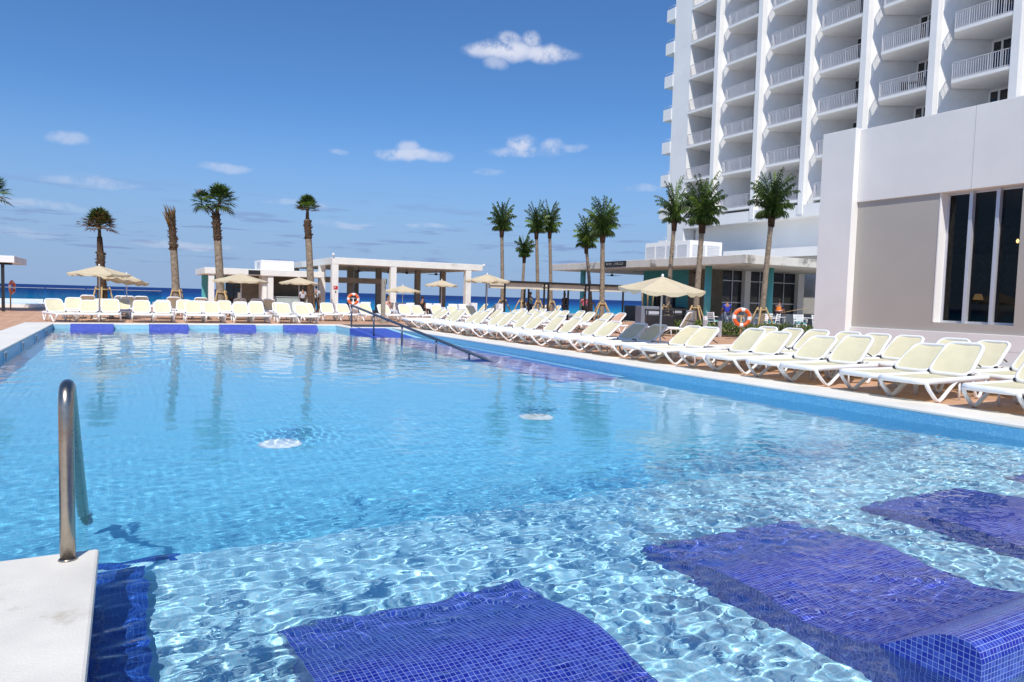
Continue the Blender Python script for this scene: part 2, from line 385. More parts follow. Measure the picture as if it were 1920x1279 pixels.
# ------------------------------------------------------------------ SETTING: deck, ground, sea
def wood_deck():
    m, t, p, out = new_mat('terracotta_wood_deck')
    tcn = t.node('ShaderNodeTexCoord').outputs['Object']
    rot = t.node('ShaderNodeMapping'); t.put(rot.inputs[0], tcn); rot.inputs['Rotation'].default_value = (0, 0, R(90))
    br = t.node('ShaderNodeTexBrick'); t.put(br.inputs['Vector'], rot.outputs[0])
    br.offset = 0.37; br.inputs['Scale'].default_value = 1.0; br.inputs['Brick Width'].default_value = 2.4; br.inputs['Row Height'].default_value = 0.145
    br.inputs['Mortar Size'].default_value = 0.006; br.inputs['Mortar Smooth'].default_value = 0.2
    br.inputs['Color1'].default_value = (0.72, 0.43, 0.265, 1); br.inputs['Color2'].default_value = (0.62, 0.35, 0.205, 1); br.inputs['Mortar'].default_value = (0.20, 0.10, 0.06, 1)
    sc = t.node('ShaderNodeMapping'); t.put(sc.inputs[0], tcn); sc.inputs['Scale'].default_value = (14, 0.8, 1)
    n = t.noise(sc.outputs[0], 3.0, 5, 0.65); k = t.map(n, 0.3, 0.7, 0.78, 1.16, smooth=False)
    n2 = t.map(t.noise(tcn, 0.35, 4, 0.6), 0.3, 0.7, 0.82, 1.12, smooth=False)
    cc = t.v('SCALE', br.outputs[0], None); t.put(cc.node.inputs['Scale'], t.m('MULTIPLY', k, n2))
    t.put(p.inputs['Base Color'], cc); p.inputs['Roughness'].default_value = 0.62
    b_ = t.node('ShaderNodeBump'); t.put(b_.inputs['Height'], br.outputs['Fac']); b_.invert = True; b_.inputs['Distance'].default_value = 0.006; b_.inputs['Strength'].default_value = 0.6
    t.l.new(b_.outputs[0], p.inputs['Normal']); return m
M['deck'] = wood_deck()
dz = -0.012
x0, x1, y0, y1 = XL - cw, XR + cw, YN - cw, YF + cw
b = MB()
for a in ((-16, x0, -14, 57.5), (x1, 18.9, -14, 57.5), (x0, x1, y1, 57.5), (x0, x1, -14, y0), (18.9, 29.5, 15.2, 57.5)):
    b.quad([(a[0], a[2], dz), (a[1], a[2], dz), (a[1], a[3], dz), (a[0], a[3], dz)])
b.build('deck', M['deck'], kind='structure')
M['paving'] = plain('pale_paving', (0.42, 0.40, 0.37), 0.8, var=0.15, scale=0.6, bump=0.1)
b = MB(); b.box(29.5, 75, 9, 57.5, -6, 0.0); b.box(18.9, 29.5, -14, 15.2, -6, -0.02); b.build('terrace_paving', M['paving'], kind='structure')
M['sand'] = plain('beach_sand', (0.55, 0.47, 0.34), 0.9, var=0.15, scale=0.05)
b = MB(); b.box(-60, 160, 57.5, 59, -6, -0.03); b.build('sea_wall', plain('sea_wall_concrete', (0.5, 0.49, 0.46), 0.8, stain=((0.3, 0.29, 0.27), 0.5, .5, .5)), kind='structure')
b = MB(); b.quad([(-90, 59, -5.4), (190, 59, -5.4), (190, 92, -6.1), (-90, 92, -6.1)]); b.build('beach', M['sand'], kind='structure')
b = MB(); b.box(-60, -16, -40, 57.5, -6, -0.05); b.box(75, 160, -40, 57.5, -6, -0.05); b.box(-16, 75, -40, -14, -6, -0.05); b.build('ground', M['paving'], kind='structure')
mt = bpy.data.materials.new('open_sea'); mt.use_nodes = True; t = G(mt.node_tree); p = mt.node_tree.nodes['Principled BSDF']
geo = t.node('ShaderNodeNewGeometry').outputs['Position']
sp = t.node('ShaderNodeSeparateXYZ'); t.put(sp.inputs[0], geo)
nn = t.noise(geo, 0.004, 4, 0.6); yy = t.m('ADD', sp.outputs[1], t.m('MULTIPLY', t.m('SUBTRACT', nn, 0.5), 260))
f = t.map(yy, 60, 1500, 0, 1, smooth=False)
deepc = t.ramp(f, [(0.0, (0.03, 0.36, 0.44)), (0.13, (0.016, 0.30, 0.44)), (0.26, (0.006, 0.17, 0.36)), (0.5, (0.002, 0.06, 0.24)), (1.0, (0.001, 0.022, 0.14))])
t.put(p.inputs['Base Color'], deepc); p.inputs['Roughness'].default_value = 0.5; p.inputs['Specular IOR Level'].default_value = 0.12
mp = t.node('ShaderNodeMapping'); t.put(mp.inputs[0], geo); mp.inputs['Rotation'].default_value = (0, 0, R(20)); mp.inputs['Scale'].default_value = (0.35, 1.0, 1)
bp = t.node('ShaderNodeBump'); t.put(bp.inputs['Height'], t.noise(mp.outputs[0], 0.22, 6, 0.65)); bp.inputs['Strength'].default_value = 0.9; bp.inputs['Distance'].default_value = 1.2
t.l.new(bp.outputs[0], p.inputs['Normal'])
b = MB(); b.quad([(-30000, 80, -6.05), (30000, 80, -6.05), (30000, 45000, -6.05), (-30000, 45000, -6.05)]); b.build('sea', mt, kind='structure')

# ------------------------------------------------------------------ paints
WHITE = plain('white_render', (0.86, 0.85, 0.825), 0.7, var=0.05, scale=0.5, bump=0.08, bscale=30, stain=((0.64, 0.63, 0.61), 0.35, 0.60, 0.4))
WALL = plain('pale_grey_render', (0.81, 0.80, 0.775), 0.75, var=0.06, scale=0.45, bump=0.2, bscale=25, stain=((0.58, 0.57, 0.555), 0.3, 0.56, 0.45))
PANEL = plain('warm_grey_render', (0.44, 0.415, 0.375), 0.75, var=0.06, scale=0.5, bump=0.15, bscale=25, stain=((0.38, 0.37, 0.35), 0.4, 0.60, 0.4))
PLAST = plain('white_plastic', (0.86, 0.86, 0.86), 0.35, var=0.03, scale=6)
RAILW = plain('white_painted_metal', (0.70, 0.71, 0.75), 0.4, var=0.04)
BALU = plain('grey_white_balusters', (0.50, 0.50, 0.54), 0.45, var=0.04)
ALU = plain('silver_aluminium', (0.62, 0.63, 0.68), 0.35, 0.4, var=0.05)
BLACK = plain('black_metal', (0.018, 0.018, 0.02), 0.45, var=0.2)
TEAL = plain('turquoise_paint', (0.10, 0.44, 0.46), 0.55, var=0.06)
TEALW = plain('teal_wall_paint', (0.05, 0.30, 0.32), 0.6, var=0.1)
CONC = plain('board_marked_concrete', (0.70, 0.68, 0.62), 0.8, var=0.1, scale=1.6, bump=0.25, bscale=20, stain=((0.20, 0.18, 0.16), 0.45, 0.56, 0.85))
CONCL = plain('light_concrete', (0.80, 0.79, 0.74), 0.75, var=0.08, scale=1.4, bump=0.2, bscale=20, stain=((0.42, 0.40, 0.36), 0.5, 0.62, 0.6))
STONE = plain('dark_timber_cladding', (0.17, 0.15, 0.11), 0.8, var=0.3, scale=3.0, bump=0.3, bscale=8)
TIMB = plain('grey_timber', (0.33, 0.30, 0.25), 0.7, var=0.2, scale=2.5)
STAKE = plain('raw_timber_stake', (0.50, 0.34, 0.16), 0.75, var=0.2, scale=8)
def glass_mat(name, tint, rough=0.03, mixf=0.0):
    m, t, p, out = new_mat(name); p.inputs['Base Color'].default_value = (*tint, 1); p.inputs['Roughness'].default_value = rough
    p.inputs['Specular IOR Level'].default_value = 0.6; p.inputs['IOR'].default_value = 1.5
    tcn = t.node('ShaderNodeTexCoord').outputs['Object']
    b_ = t.node('ShaderNodeBump'); t.put(b_.inputs['Height'], t.noise(tcn, 1.2, 2, 0.5)); b_.inputs['Strength'].default_value = 0.06; b_.inputs['Distance'].default_value = 0.05
    t.l.new(b_.outputs[0], p.inputs['Normal']); return m
DGLASS = glass_mat('dark_window_glass', (0.012, 0.016, 0.022))
def clear_glass(name, tint):
    m = bpy.data.materials.new(name); m.use_nodes = True; t = G(m.node_tree); t.n.clear(); out = t.node('ShaderNodeOutputMaterial')
    tr = t.node('ShaderNodeBsdfTransparent'); tr.inputs[0].default_value = (*tint, 1); gl = t.node('ShaderNodeBsdfGlossy'); gl.inputs[1].default_value = 0.02
    fr = t.node('ShaderNodeFresnel'); fr.inputs[0].default_value = 1.33; mx = t.node('ShaderNodeMixShader')
    t.l.new(fr.outputs[0], mx.inputs[0]); t.l.new(tr.outputs[0], mx.inputs[1]); t.l.new(gl.outputs[0], mx.inputs[2]); t.l.new(mx.outputs[0], out.inputs[0]); return m
CGLASS = clear_glass('clear_window_glass', (0.55, 0.56, 0.57)); BGLASS = clear_glass('balustrade_glass', (0.70, 0.86, 0.86))
def emit(name, col, k):
    m, t, p, out = new_mat(name); p.inputs['Base Color'].default_value = (*col, 1); p.inputs['Emission Color'].default_value = (*col, 1); p.inputs['Emission Strength'].default_value = k; return m
BULB = emit('warm_bulb', (1.0, 0.55, 0.18), 9.0)

# ------------------------------------------------------------------ NEAR BUILDING (right)
nb = empty('restaurant_building', (18.9, 9, 0), 0, 'pale grey rendered building with tall dark window behind the right-hand sun loungers', 'building')
nb.location = (0, 0, 0)
XW = 19.12                                  # main wall plane; the end pier stands proud of it
b = MB()
b.box(18.9, 24, 13.86, 14.98, 0, 6.66)      # end pier
b.box(XW, 24, -12, 13.858, 4.5, 6.62)       # top band
b.box(XW, 24, -12, 13.857, -.02, 0.80)      # plinth
b.box(23.6, 24, -12, 13.85, 0.8, 4.5)
o = b.build('wall', WALL, nb, bevel=0.01)
b = MB(); [b.box(XW - .003, XW, yj, yj + .008, 4.5, 6.62) for yj in (10.6, 7.4)]; b.box(XW - .0025, XW, -12, 13.85, .385, .392); b.build('joint_line', PANEL, nb)
xp = XW + 0.06
b = MB()
WY0, WY1, WZ0, WZ1 = 9.42, 11.42, 1.04, 4.499
b.box(xp, xp + .42, WY1, 13.856, 0.801, 4.499); b.box(xp, xp + .42, -12, WY0, 0.801, 4.499); b.box(xp, xp + .42, WY0, WY1, 0.801, WZ0)
b.build('recessed_panel', PANEL, nb)
b = MB(); b.box(xp - .012, xp + .40, WY1 - .03, WY1 + .002, WZ0, WZ1); b.build('window_reveal', WHITE, nb)
b = MB(); b.box(24.0, 34, -12, 14.9, 0, 6.5); b.build('rear_wing', WALL, nb)
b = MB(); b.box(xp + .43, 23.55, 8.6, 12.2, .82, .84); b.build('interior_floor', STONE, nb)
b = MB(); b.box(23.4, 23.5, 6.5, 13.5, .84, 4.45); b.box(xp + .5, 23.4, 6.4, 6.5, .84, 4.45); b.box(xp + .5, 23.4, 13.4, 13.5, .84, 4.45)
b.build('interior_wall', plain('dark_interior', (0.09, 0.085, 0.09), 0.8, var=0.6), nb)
win = None
fx = xp + .30
b = MB(); fw = .055
b.box(fx, fx + .08, WY0, WY0 + fw, WZ0, WZ1); b.box(fx, fx + .08, WY1 - .03 - fw, WY1 - .032, WZ0, WZ1)
b.box(fx, fx + .08, WY0 + fw, WY1 - .03 - fw, WZ0, WZ0 + fw); b.box(fx, fx + .08, WY0 + fw, WY1 - .03 - fw, WZ1 - fw, WZ1 - .002)
ww = (WY1 - .03 - WY0) / 3
win = b.build('window', ALU, nb, bevel=0.004)
for k in (1, 2):
    q = MB(); yk = WY0 + ww * k; q.box(fx - .10, fx + .085, yk - .045, yk + .045, WZ0 + .001, WZ1 - .003); q.build('mullion', ALU, win, bevel=0.006)
for k in range(3):
    q = MB(); q.box(fx + .03, fx + .036, WY0 + ww * k + .04, WY0 + ww * (k + 1) - .04, WZ0 + .05, WZ1 - .05); q.build('pane', CGLASS, win)
lat = MB()
for s in (-1, 1):
    for k in range(-6, 14):
        yc = WY0 + k * .30
        # diagonal slat clipped to the opening
        pts = []
        for tt in np.linspace(-2.2, 2.2, 2): pts.append((fx + .35, yc + s * tt * .9, 3.0 + tt * 1.0))
        (xa, ya, za), (xb, yb, zb) = pts
        # clip by y and z
        def at(tq): return (xa, ya + (yb - ya) * tq, za + (zb - za) * tq)
        lo, hi = 0.0, 1.0
        for (va_, vb_, mn, mxx) in ((ya, yb, WY0 + .05, WY1 - .05), (za, zb, 1.9, 3.75)):
            t0, t1 = sorted(((mn - va_) / (vb_ - va_), (mxx - va_) / (vb_ - va_))); lo = max(lo, t0); hi = min(hi, t1)
        if hi > lo + .02: lat.tube([at(lo), at(hi)], 0.008, 4)
lat.build('lattice_screen', plain('pewter_lattice', (.30, .31, .34), .5, .4), nb)
b = MB(); [b.box(23.33, 23.39, yy, yy + .8, 2.0, 3.1) for yy in (7.4, 8.6, 9.8, 11.0, 12.2)]; b.build('wall_panels', plain('pale_wall_panels', (.5, .5, .48), .6), nb)  # pale panels added inside in place of the window's reflections
b = MB(); b.box(fx + 1.2, fx + 1.7, 9.0, 11.9, .84, 1.55); b.build('counter', plain('brass_counter', (0.45, 0.30, 0.10), 0.35, .6), nb)
for k, (dx, y, z, lab) in enumerate(((1.1, 9.75, 3.45, 'lit pendant bulb behind the right pane of the tall window, the higher one'), (1.3, 10.25, 3.2, 'lit pendant bulb behind the right pane of the tall window, the lower one'))):
    e = empty('pendant_lamp', (fx + dx, y, z), 0, lab, 'lamp', 'pendant lamps inside the tall window')
    q = MB(); q.lathe([(.008, 0), (.03, .03), (.035, .06), (.02, .10), (.012, .11)], n=10); q.build('bulb', BULB, e)
    q = MB(); q.tube([(0, 0, .11), (0, 0, 4.45 - z)], .006, 5); q.build('cord', BLACK, e)
e = empty('table_lamp', (fx + 1.4, 11.2, 1.55), 0, 'small gold shaded lamp behind the left pane of the tall window', 'lamp')
q = MB(); q.lathe([(.06, 0), (.012, .02), (.012, .16), (.012, .17)], n=10); q.build('stand', BLACK, e)
q = MB(); q.lathe([(.13, .14), (.08, .30), (.075, .30)], n=16); q.build('lamp_shade', emit('gold_shade', (0.6, 0.36, 0.12), 0.6), e)

# ------------------------------------------------------------------ HOTEL TOWER
tw = empty('hotel_tower', (0, 0, 0), 0, 'tall white hotel tower with rows of railed balconies between angled fins', 'building')
ZB = [9.22 + 3.07 * k for k in range(8)]; TOP = ZB[-1] + 3.07
FY = [46.85, 42.1, 37.35, 32.7, 27.85, 23.0, 18.2, 13.4]      # party walls, far to near
b = MB()
b.box(48.2, 62, 8, 55, 0, TOP + 1)
b.box(46.3, 48.2, 8, 50.0, 0, 8.1)
b.box(45.0, 48.3, 50.2, 52.45, 0, TOP + 1)                   # blank end pier
b.box(48.0, 62, 52.45, 55, 0, TOP)
b.box(44.9, 48.3, 8, 50.2, TOP - .1, TOP + 1)                # roof slab
b.build('wall', WHITE, tw)
b = MB(); b.box(44.95, 48.19, 8, 50.19, 8.1, 9.0); b.build('podium_parapet', WHITE, tw)
first = None
for i, y in enumerate(FY + [50.2]):
    if i == 8: break
    if first is None:
        q = MB(); q.prism([(44.9, -.22), (45.42, -.22), (48.19, -1.87), (48.19, -1.60), (45.42, .22), (44.9, .22)], 8.3, TOP)
        first = q.build('fin', WHITE, tw); first.location = (0, y, 0)
    else:
        c = first.copy(); COL.objects.link(c); c.parent = tw; c.location = (0, y, 0)
def balcony(w, label=None):
    """one bay, local origin at the near (-y) party wall, slab underside at z 0; w = bay width to the far party wall"""
    square = w < 4; z = MB(); z.prism([(44.93, .23), (48.19, -1.58), (48.19, w - .01), (44.93, w - .01)] if square else [(44.93, .23), (48.19, -1.58), (48.19, w - 1.88), (46.02, w - .58), (44.93, w - 1.2)], 0, .2)
    sl_ = z.build('balcony', WHITE, tw)
    z = MB(); hz = 1.22
    line = [Vector((45.0, .26, 0)), Vector((45.0, w - .05, 0))] if square else [Vector((45.0, .26, 0)), Vector((45.0, w - 1.2, 0)), Vector((45.97, w - .64, 0))]
    for zz in (hz, .27): z.tube([(p_.x, p_.y, zz) for p_ in line], .028, 4, smooth=False)
    for a, c in zip(line, line[1:]):
        n = max(2, int((c - a).length / .135))
        for k in range(n + 1):
            p_ = a.lerp(c, k / n); r_ = .019 if k % 9 else .030; z.tube([(p_.x, p_.y, .2), (p_.x, p_.y, hz)], r_, 4, smooth=False, caps=False)
    z.build('railing', BALU, sl_)
    z = MB(); z.box(48.10, 48.16, -.9, w - 1.80, .2, 2.86); z.build('balcony_door', DGLASS, sl_)
    z = MB()
    for yy in (-.92, .05, 1.0, w - 2.95, w - 2.38, w - 1.82): z.box(48.06, 48.13, yy - .06, yy + .06, .2, 2.9)
    z.box(48.06, 48.13, -.92, w - 1.8, 2.86, 2.92); z.build('door_frame', WHITE, sl_)
    return sl_
bal = {}
for bi in range(8):
    far = 50.2 if bi == 0 else FY[bi - 1]; near = FY[bi]; w = round(far - near, 2)
    for k, z in enumerate(ZB[:-1] if bi < 6 else ZB[3:-1]):
        w_ = 4.75 if bi else w
        if w_ not in bal:
            o = balcony(w_); bal[w_] = learn(o); o.location = (0, near, z)
        else:
            o = copy_tree(bal[w_], tw); o.location = (0, near, z)
# balconies on the far end, seen edge on
eb = None
for z in [6.15] + ZB:
    if eb is None:
        q = MB(); q.box(44.95, 48.0, 52.452, 53.6, 0, .2); q.box(44.95, 45.1, 52.452, 53.6, .2, 1.05); q.box(45.1, 48, 53.45, 53.6, .2, 1.05); eb = q.build('end_balcony', WHITE, tw); eb.location = (0, 0, z)
        q = MB(); q.tube([(45.02, 52.6, 1.05), (45.02, 52.6, 1.30), (45.02, 53.5, 1.30), (45.02, 53.5, 1.05)], .02, 4); q.build('railing', RAILW, eb); learn(eb)
    else:
        c = copy_tree(eb, tw); c.location = (0, 0, z)
# podium roof in front of the tower
e = empty('podium_block', (0, 0, 0), 0, 'low white flat roof slab between the hotel tower and concrete restaurant roof', 'building')
q = MB(); q.box(42.0, 46.3, 9, 42.1, 4.87, 5.52); q.build('roof', WHITE, e)
q = MB(); q.box(43.0, 46.29, 9.1, 42.0, 0, 4.869); q.build('wall', WALL, e)
# terrace table set on one balcony
def bx_chair(e):
    q = MB(); q.box(-.22, .22, -.22, .22, .40, .45); q.box(-.22, -.18, -.22, .22, .45, .85)
    q.build('seat', BLACK, e)
    for sx in (-1, 1):
        for sy in (-1, 1): z = MB(); z.tube([(sx * .2, sy * .2, 0), (sx * .19, sy * .19, .4)], .016, 4); z.build('leg', BLACK, e)
zf = ZB[4] + .2 - 3.07 * 1
for y, lab in ((28.9, 'dark chair on the white hotel balcony, near the railing middle'), (30.1, 'dark chair on the white hotel balcony, at the angled railing corner')):
    e = empty('balcony_chair', (45.75, y, ZB[2] + .2), R(20), lab, 'chair', 'dark balcony furniture'); bx_chair(e)
e = empty('balcony_table', (45.7, 29.5, ZB[2] + .2), 0, 'small dark round table between two balcony chairs', 'table')
q = MB(); q.lathe([(.35, .68), (.35, .71)], n=14); q.build('top', BLACK, e); q = MB(); q.tube([(0, 0, 0), (0, 0, .68)], .03, 6); q.build('leg', BLACK, e)

# ------------------------------------------------------------------ CONCRETE-ROOFED RESTAURANT (mid right)
rs = empty('terrace_restaurant', (0, 0, 0), 0, 'single storey restaurant with stained concrete flat roof and turquoise columns', 'building')
b = MB(); b.box(29.1, 41.9, 27.5, 47.2, 3.55, 4.03); roofo = b.build('roof', CONC, rs, bevel=0.02)
for x, y in ((30.13, 31.3), (30.1, 44.3), (33.6, 29.8)):
    q = MB(); q.lathe([(.20, 0), (.20, 3.549)], (x, y, 0), n=18); q.build('column', TEAL, rs)
b = MB(); b.box(34.0, 41.85, 34.0, 34.25, 0, .72); b.box(34.0, 41.85, 33.97, 34.28, .72, .76); b.build('low_wall', WHITE, rs)
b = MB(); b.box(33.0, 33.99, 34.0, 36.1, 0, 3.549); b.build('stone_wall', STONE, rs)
b = MB(); b.box(33.0, 33.3, 36.102, 37.3, 0, 3.548); b.box(33.0, 33.3, 39.6, 40.8, 0, 3.548); b.box(33.0, 33.3, 37.3, 39.6, 0, 1.0); b.box(33.0, 33.3, 37.3, 39.6, 2.7, 3.548); b.build('teal_wall', TEALW, rs)
b = MB(); b.box(33.1, 33.14, 37.3, 39.6, 1.0, 2.7); b.build('serving_window', DGLASS, rs)
for xa, xb in ((35.8, 36.3), (40.9, 41.5)):
    q = MB(); q.box(xa, xb, 33.8, 34.4, .0, 3.547); q.build('pier', WHITE, rs)
for xa, xb in ((34.02, 35.79), (36.31, 38.55), (38.61, 40.89), (41.51, 41.85)):
    q = MB(); q.box(xa, xb, 34.1, 34.14, .77, 3.54); wo_ = q.build('window', DGLASS, rs)
    q = MB(); q.box(xa, xb, 34.05, 34.09, 1.42, 1.49); q.box(xa, xb, 34.05, 34.09, 2.85, 2.91); q.box((xa + xb) / 2 - .03, (xa + xb) / 2 + .03, 34.04, 34.088, .77, 3.54); q.build('frame', ALU, wo_)
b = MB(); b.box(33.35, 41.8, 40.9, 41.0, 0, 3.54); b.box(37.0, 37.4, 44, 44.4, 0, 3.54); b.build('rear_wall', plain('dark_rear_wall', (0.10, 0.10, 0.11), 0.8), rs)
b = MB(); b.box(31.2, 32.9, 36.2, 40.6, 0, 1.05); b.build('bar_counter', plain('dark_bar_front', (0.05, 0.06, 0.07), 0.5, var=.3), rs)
rb = empty('rooftop_plant_box', (0, 0, 0), 0, 'white louvred plant enclosure on the concrete restaurant roof', 'roof enclosure')
b = MB(); b.box(32.0, 34.8, 35.0, 39.5, 4.031, 5.40); b.build('casing', WHITE, rb, bevel=.02)
for k in range(4):
    q = MB()
    for j in range(8): q.box(31.965, 31.998, 35.25 + k * 1.06, 36.15 + k * 1.06, 4.32 + j * .11, 4.385 + j * .11)
    q.build('louvre_panel', RAILW, rb)
for k in range(2):
    q = MB()
    for j in range(8): q.box(32.2 + k * 1.25, 33.3 + k * 1.25, 34.965, 34.998, 4.32 + j * .11, 4.385 + j * .11)
    q.build('louvre_panel', RAILW, rb)
sgn = empty('roof_sign', (29.09, 39.0, 3.83), R(-90), 'long black name sign with grey lettering on the concrete roof edge', 'sign')
q = MB(); q.box(-1.18, 1.18, -.035, 0, -.19, .19); q.build('board', BLACK, sgn)
q = MB()
# the photograph resolves the lettering only as two groups of pale strokes
def glyph(q, x, kind, h=.15, w=.11, y=-.042):
    segs = {'A': [(0, 0, .5, 1), (.5, 1, 1, 0), (.2, .4, .8, .4)], 'E': [(0, 0, 0, 1), (0, 1, 1, 1), (0, .5, .8, .5), (0, 0, 1, 0)], 'R': [(0, 0, 0, 1), (0, 1, .9, .9), (.9, .9, .9, .55), (0, .5, .9, .5), (.4, .5, 1, 0)],
            'C': [(1, .9, .3, 1), (.3, 1, 0, .5), (0, .5, .3, 0), (.3, 0, 1, .1)], 'H': [(0, 0, 0, 1), (1, 0, 1, 1), (0, .5, 1, .5)], 'O': [(.3, 0, 0, .5), (0, .5, .3, 1), (.3, 1, .7, 1), (.7, 1, 1, .5), (1, .5, .7, 0), (.7, 0, .3, 0)]}[kind]
    for a, c, d, e_ in segs: q.tube([(x + a * w, y, -h / 2 + c * h), (x + d * w, y, -h / 2 + e_ * h)], .012, 4)
for i, ch in enumerate('AEAA'): glyph(q, -1.02 + i * .17, ch)
for i, ch in enumerate('CHOCCO'): glyph(q, -.14 + i * .18, ch)
q.build('lettering', plain('grey_lettering', (0.42, 0.42, 0.44), 0.5), sgn)
def fan(loc, lab):
    e = empty('ceiling_fan', loc, random.uniform(0, 1.5), lab, 'ceiling fan', 'ceiling fans under the flat roofs')
    q = MB(); q.lathe([(.03, .02), (.12, .05), (.13, .12), (.05, .18), (.02, .20), (.02, .42)], n=12); q.build('motor', BLACK, e)
    for k in range(4):
        Mx = Matrix.Rotation(k * math.pi / 2, 4, 'Z'); q = MB(); q.box(.12, .75, -.07, .07, .07, .085, M=Mx); q.build('blade', BLACK, e)
fan((31.5, 42.6, 3.12), 'ceiling fan under the concrete restaurant roof, beside the dark palm trunks')
fan((31.2, 33.6, 3.12), 'ceiling fan under the concrete restaurant roof, above the dark bins')

# ------------------------------------------------------------------ BAR AND OPEN PAVILION (centre left)
br_ = empty('pool_bar', (0, 0, 0), 0, 'low bar building with white concrete flat roof behind the far lounger row', 'building')
b = MB(); b.box(4.43, 11.98, 49, 56, 2.37, 2.77); b.build('roof', CONCL, br_, bevel=.02)
for x in (4.66, 8.3): q = MB(); q.box(x, x + .34, 49.1, 49.45, 0, 2.369); q.build('column', CONCL, br_)
b = MB(); b.box(8.0, 8.29, 49.5, 51.5, 0, 2.368); b.build('side_wall', CONCL, br_)
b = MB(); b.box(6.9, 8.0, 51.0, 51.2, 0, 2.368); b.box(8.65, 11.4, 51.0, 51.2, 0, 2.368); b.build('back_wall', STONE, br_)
b = MB(); b.box(5.95, 6.88, 51.05, 51.1, 0, 2.3); b.build('glass_door', DGLASS, br_)
b = MB(); b.box(5.9, 5.95, 51, 51.12, 0, 2.36); b.box(6.4, 6.44, 51, 51.12, 0, 2.36); b.build('door_frame', BLACK, br_)
b = MB(); b.box(5.5, 8.6, 54, 54.1, 1.9, 2.36); b.box(4.7, 5.2, 54, 54.4, 0, 2.36); b.build('blue_screen', TEAL, br_)
b = MB(); b.box(8.8, 11.6, 49.8, 50.3, 0, .98); b.box(8.75, 11.65, 49.75, 50.35, .98, 1.03); b.build('counter', plain('pale_glass_counter', (0.42, 0.50, 0.50), 0.3), br_)
b = MB(); b.box(4.9, 5.0, 49.85, 49.88, 2.0, 2.0001) if False else None
q = MB(); q.box(7.05, 7.78, 48.96, 48.995, 2.43, 2.70); tag(q.build('bar_sign', BLACK), 'plain black rectangular sign on the white bar roof edge', 'sign')
e = empty('rooftop_unit', (0, 0, 0), 0, 'white box unit standing on the flat bar roof', 'roof unit')
q = MB(); q.box(7.92, 10.05, 49.5, 52.2, 2.772, 3.42); q.build('casing', WHITE, e, bevel=.02)
q = MB(); [q.box(7.885, 7.918, 49.9 + k * .3, 50.1 + k * .3, 2.9, 3.3) for k in range(4)]; q.build('vent', ALU, e)
pv = empty('open_pavilion', (0, 0, 0), 0, 'open-sided pavilion with white concrete roof frame and square columns', 'pavilion')
b = MB(); b.box(12.0, 23.05, 47, 47.4, 3.27, 3.72); b.box(12.0, 12.35, 47.4, 60, 3.27, 3.72); b.box(22.7, 23.05, 47.4, 60, 3.27, 3.72); b.box(12.35, 22.7, 59.6, 60, 3.27, 3.72); b.build('roof_beam', CONCL, pv, bevel=.02)
b = MB(); b.box(12.35, 22.7, 47.4, 59.6, 3.45, 3.60); b.build('roof', TIMB, pv)
b = MB(); [b.box(12.36, 22.69, 48.6 + 1.8 * k, 48.8 + 1.8 * k, 3.3, 3.449) for k in range(6)]; b.build('ceiling_joists', plain('white_joists', (0.6, 0.6, 0.58), .7), pv)
for x, y in ((12.0, 47.02), (16.03, 47.02), (21.72, 47.02), (12.0, 50.5)): q = MB(); q.box(x + .001, x + .42, y, y + .40, 0, 3.269); q.build('column', CONCL, pv)
for x, y in ((14.47, 52), (16.65, 52), (19.78, 52), (21.9, 52), (12.05, 59.2), (17, 59.2)): q = MB(); q.box(x, x + .38, y, y + .38, 0, 3.26 if x != 12.05 else 3.26); q.build('timber_column', TIMB, pv)
b = MB(); b.box(12.43, 17.1, 51.0, 51.3, 2.10, 2.50); b.build('cross_beam', TIMB, pv)
for x, y, lab in ((14.5, 49.5, 'leftmost ceiling fan in the open pavilion'), (16.7, 49.5, 'second ceiling fan from the left in the open pavilion'), (18.1, 49.5, 'third ceiling fan from the left in the open pavilion'), (20.4, 49.5, 'rightmost ceiling fan in the open pavilion')): fan((x, y, 2.86), lab)
e = empty('column_sign', (12.24, 47.01, 1.72), 0, 'square red pictogram sign on the white pavilion column', 'sign')
q = MB(); q.box(-.14, .14, -.02, 0, -.11, .11); q.build('board', plain('red_sign', (0.55, 0.03, 0.03), 0.4), e)
q = MB(); q.tube([(-.09, -.024, -.06), (-.02, -.024, .06)], .015, 4); q.tube([(-.09, -.024, .03), (0, -.024, .0)], .012, 4); q.build('pictogram', WHITE, e)
q = MB(); q.box(-.035, .035, -.03, 0, -.33, -.23); q.build('switch_box', BLACK, e)
for x, lab in ((12.05, 'white security camera on the left corner of the pavilion roof'), (23.12, 'white security camera on the right end of the pavilion roof')):
    q = MB(); q.tube([(0, 0, 0), (0, 0, .12)], .03, 6); q.lathe([(.02, .10), (.09, .13), (.10, .18), (.06, .25), (.01, .27)], n=10); o = q.build('security_camera', PLAST); o.location = (x - .0, 46.95, 3.72 if x < 13 else 3.5); tag(o, lab, 'camera', 'security cameras on the pavilion roof')

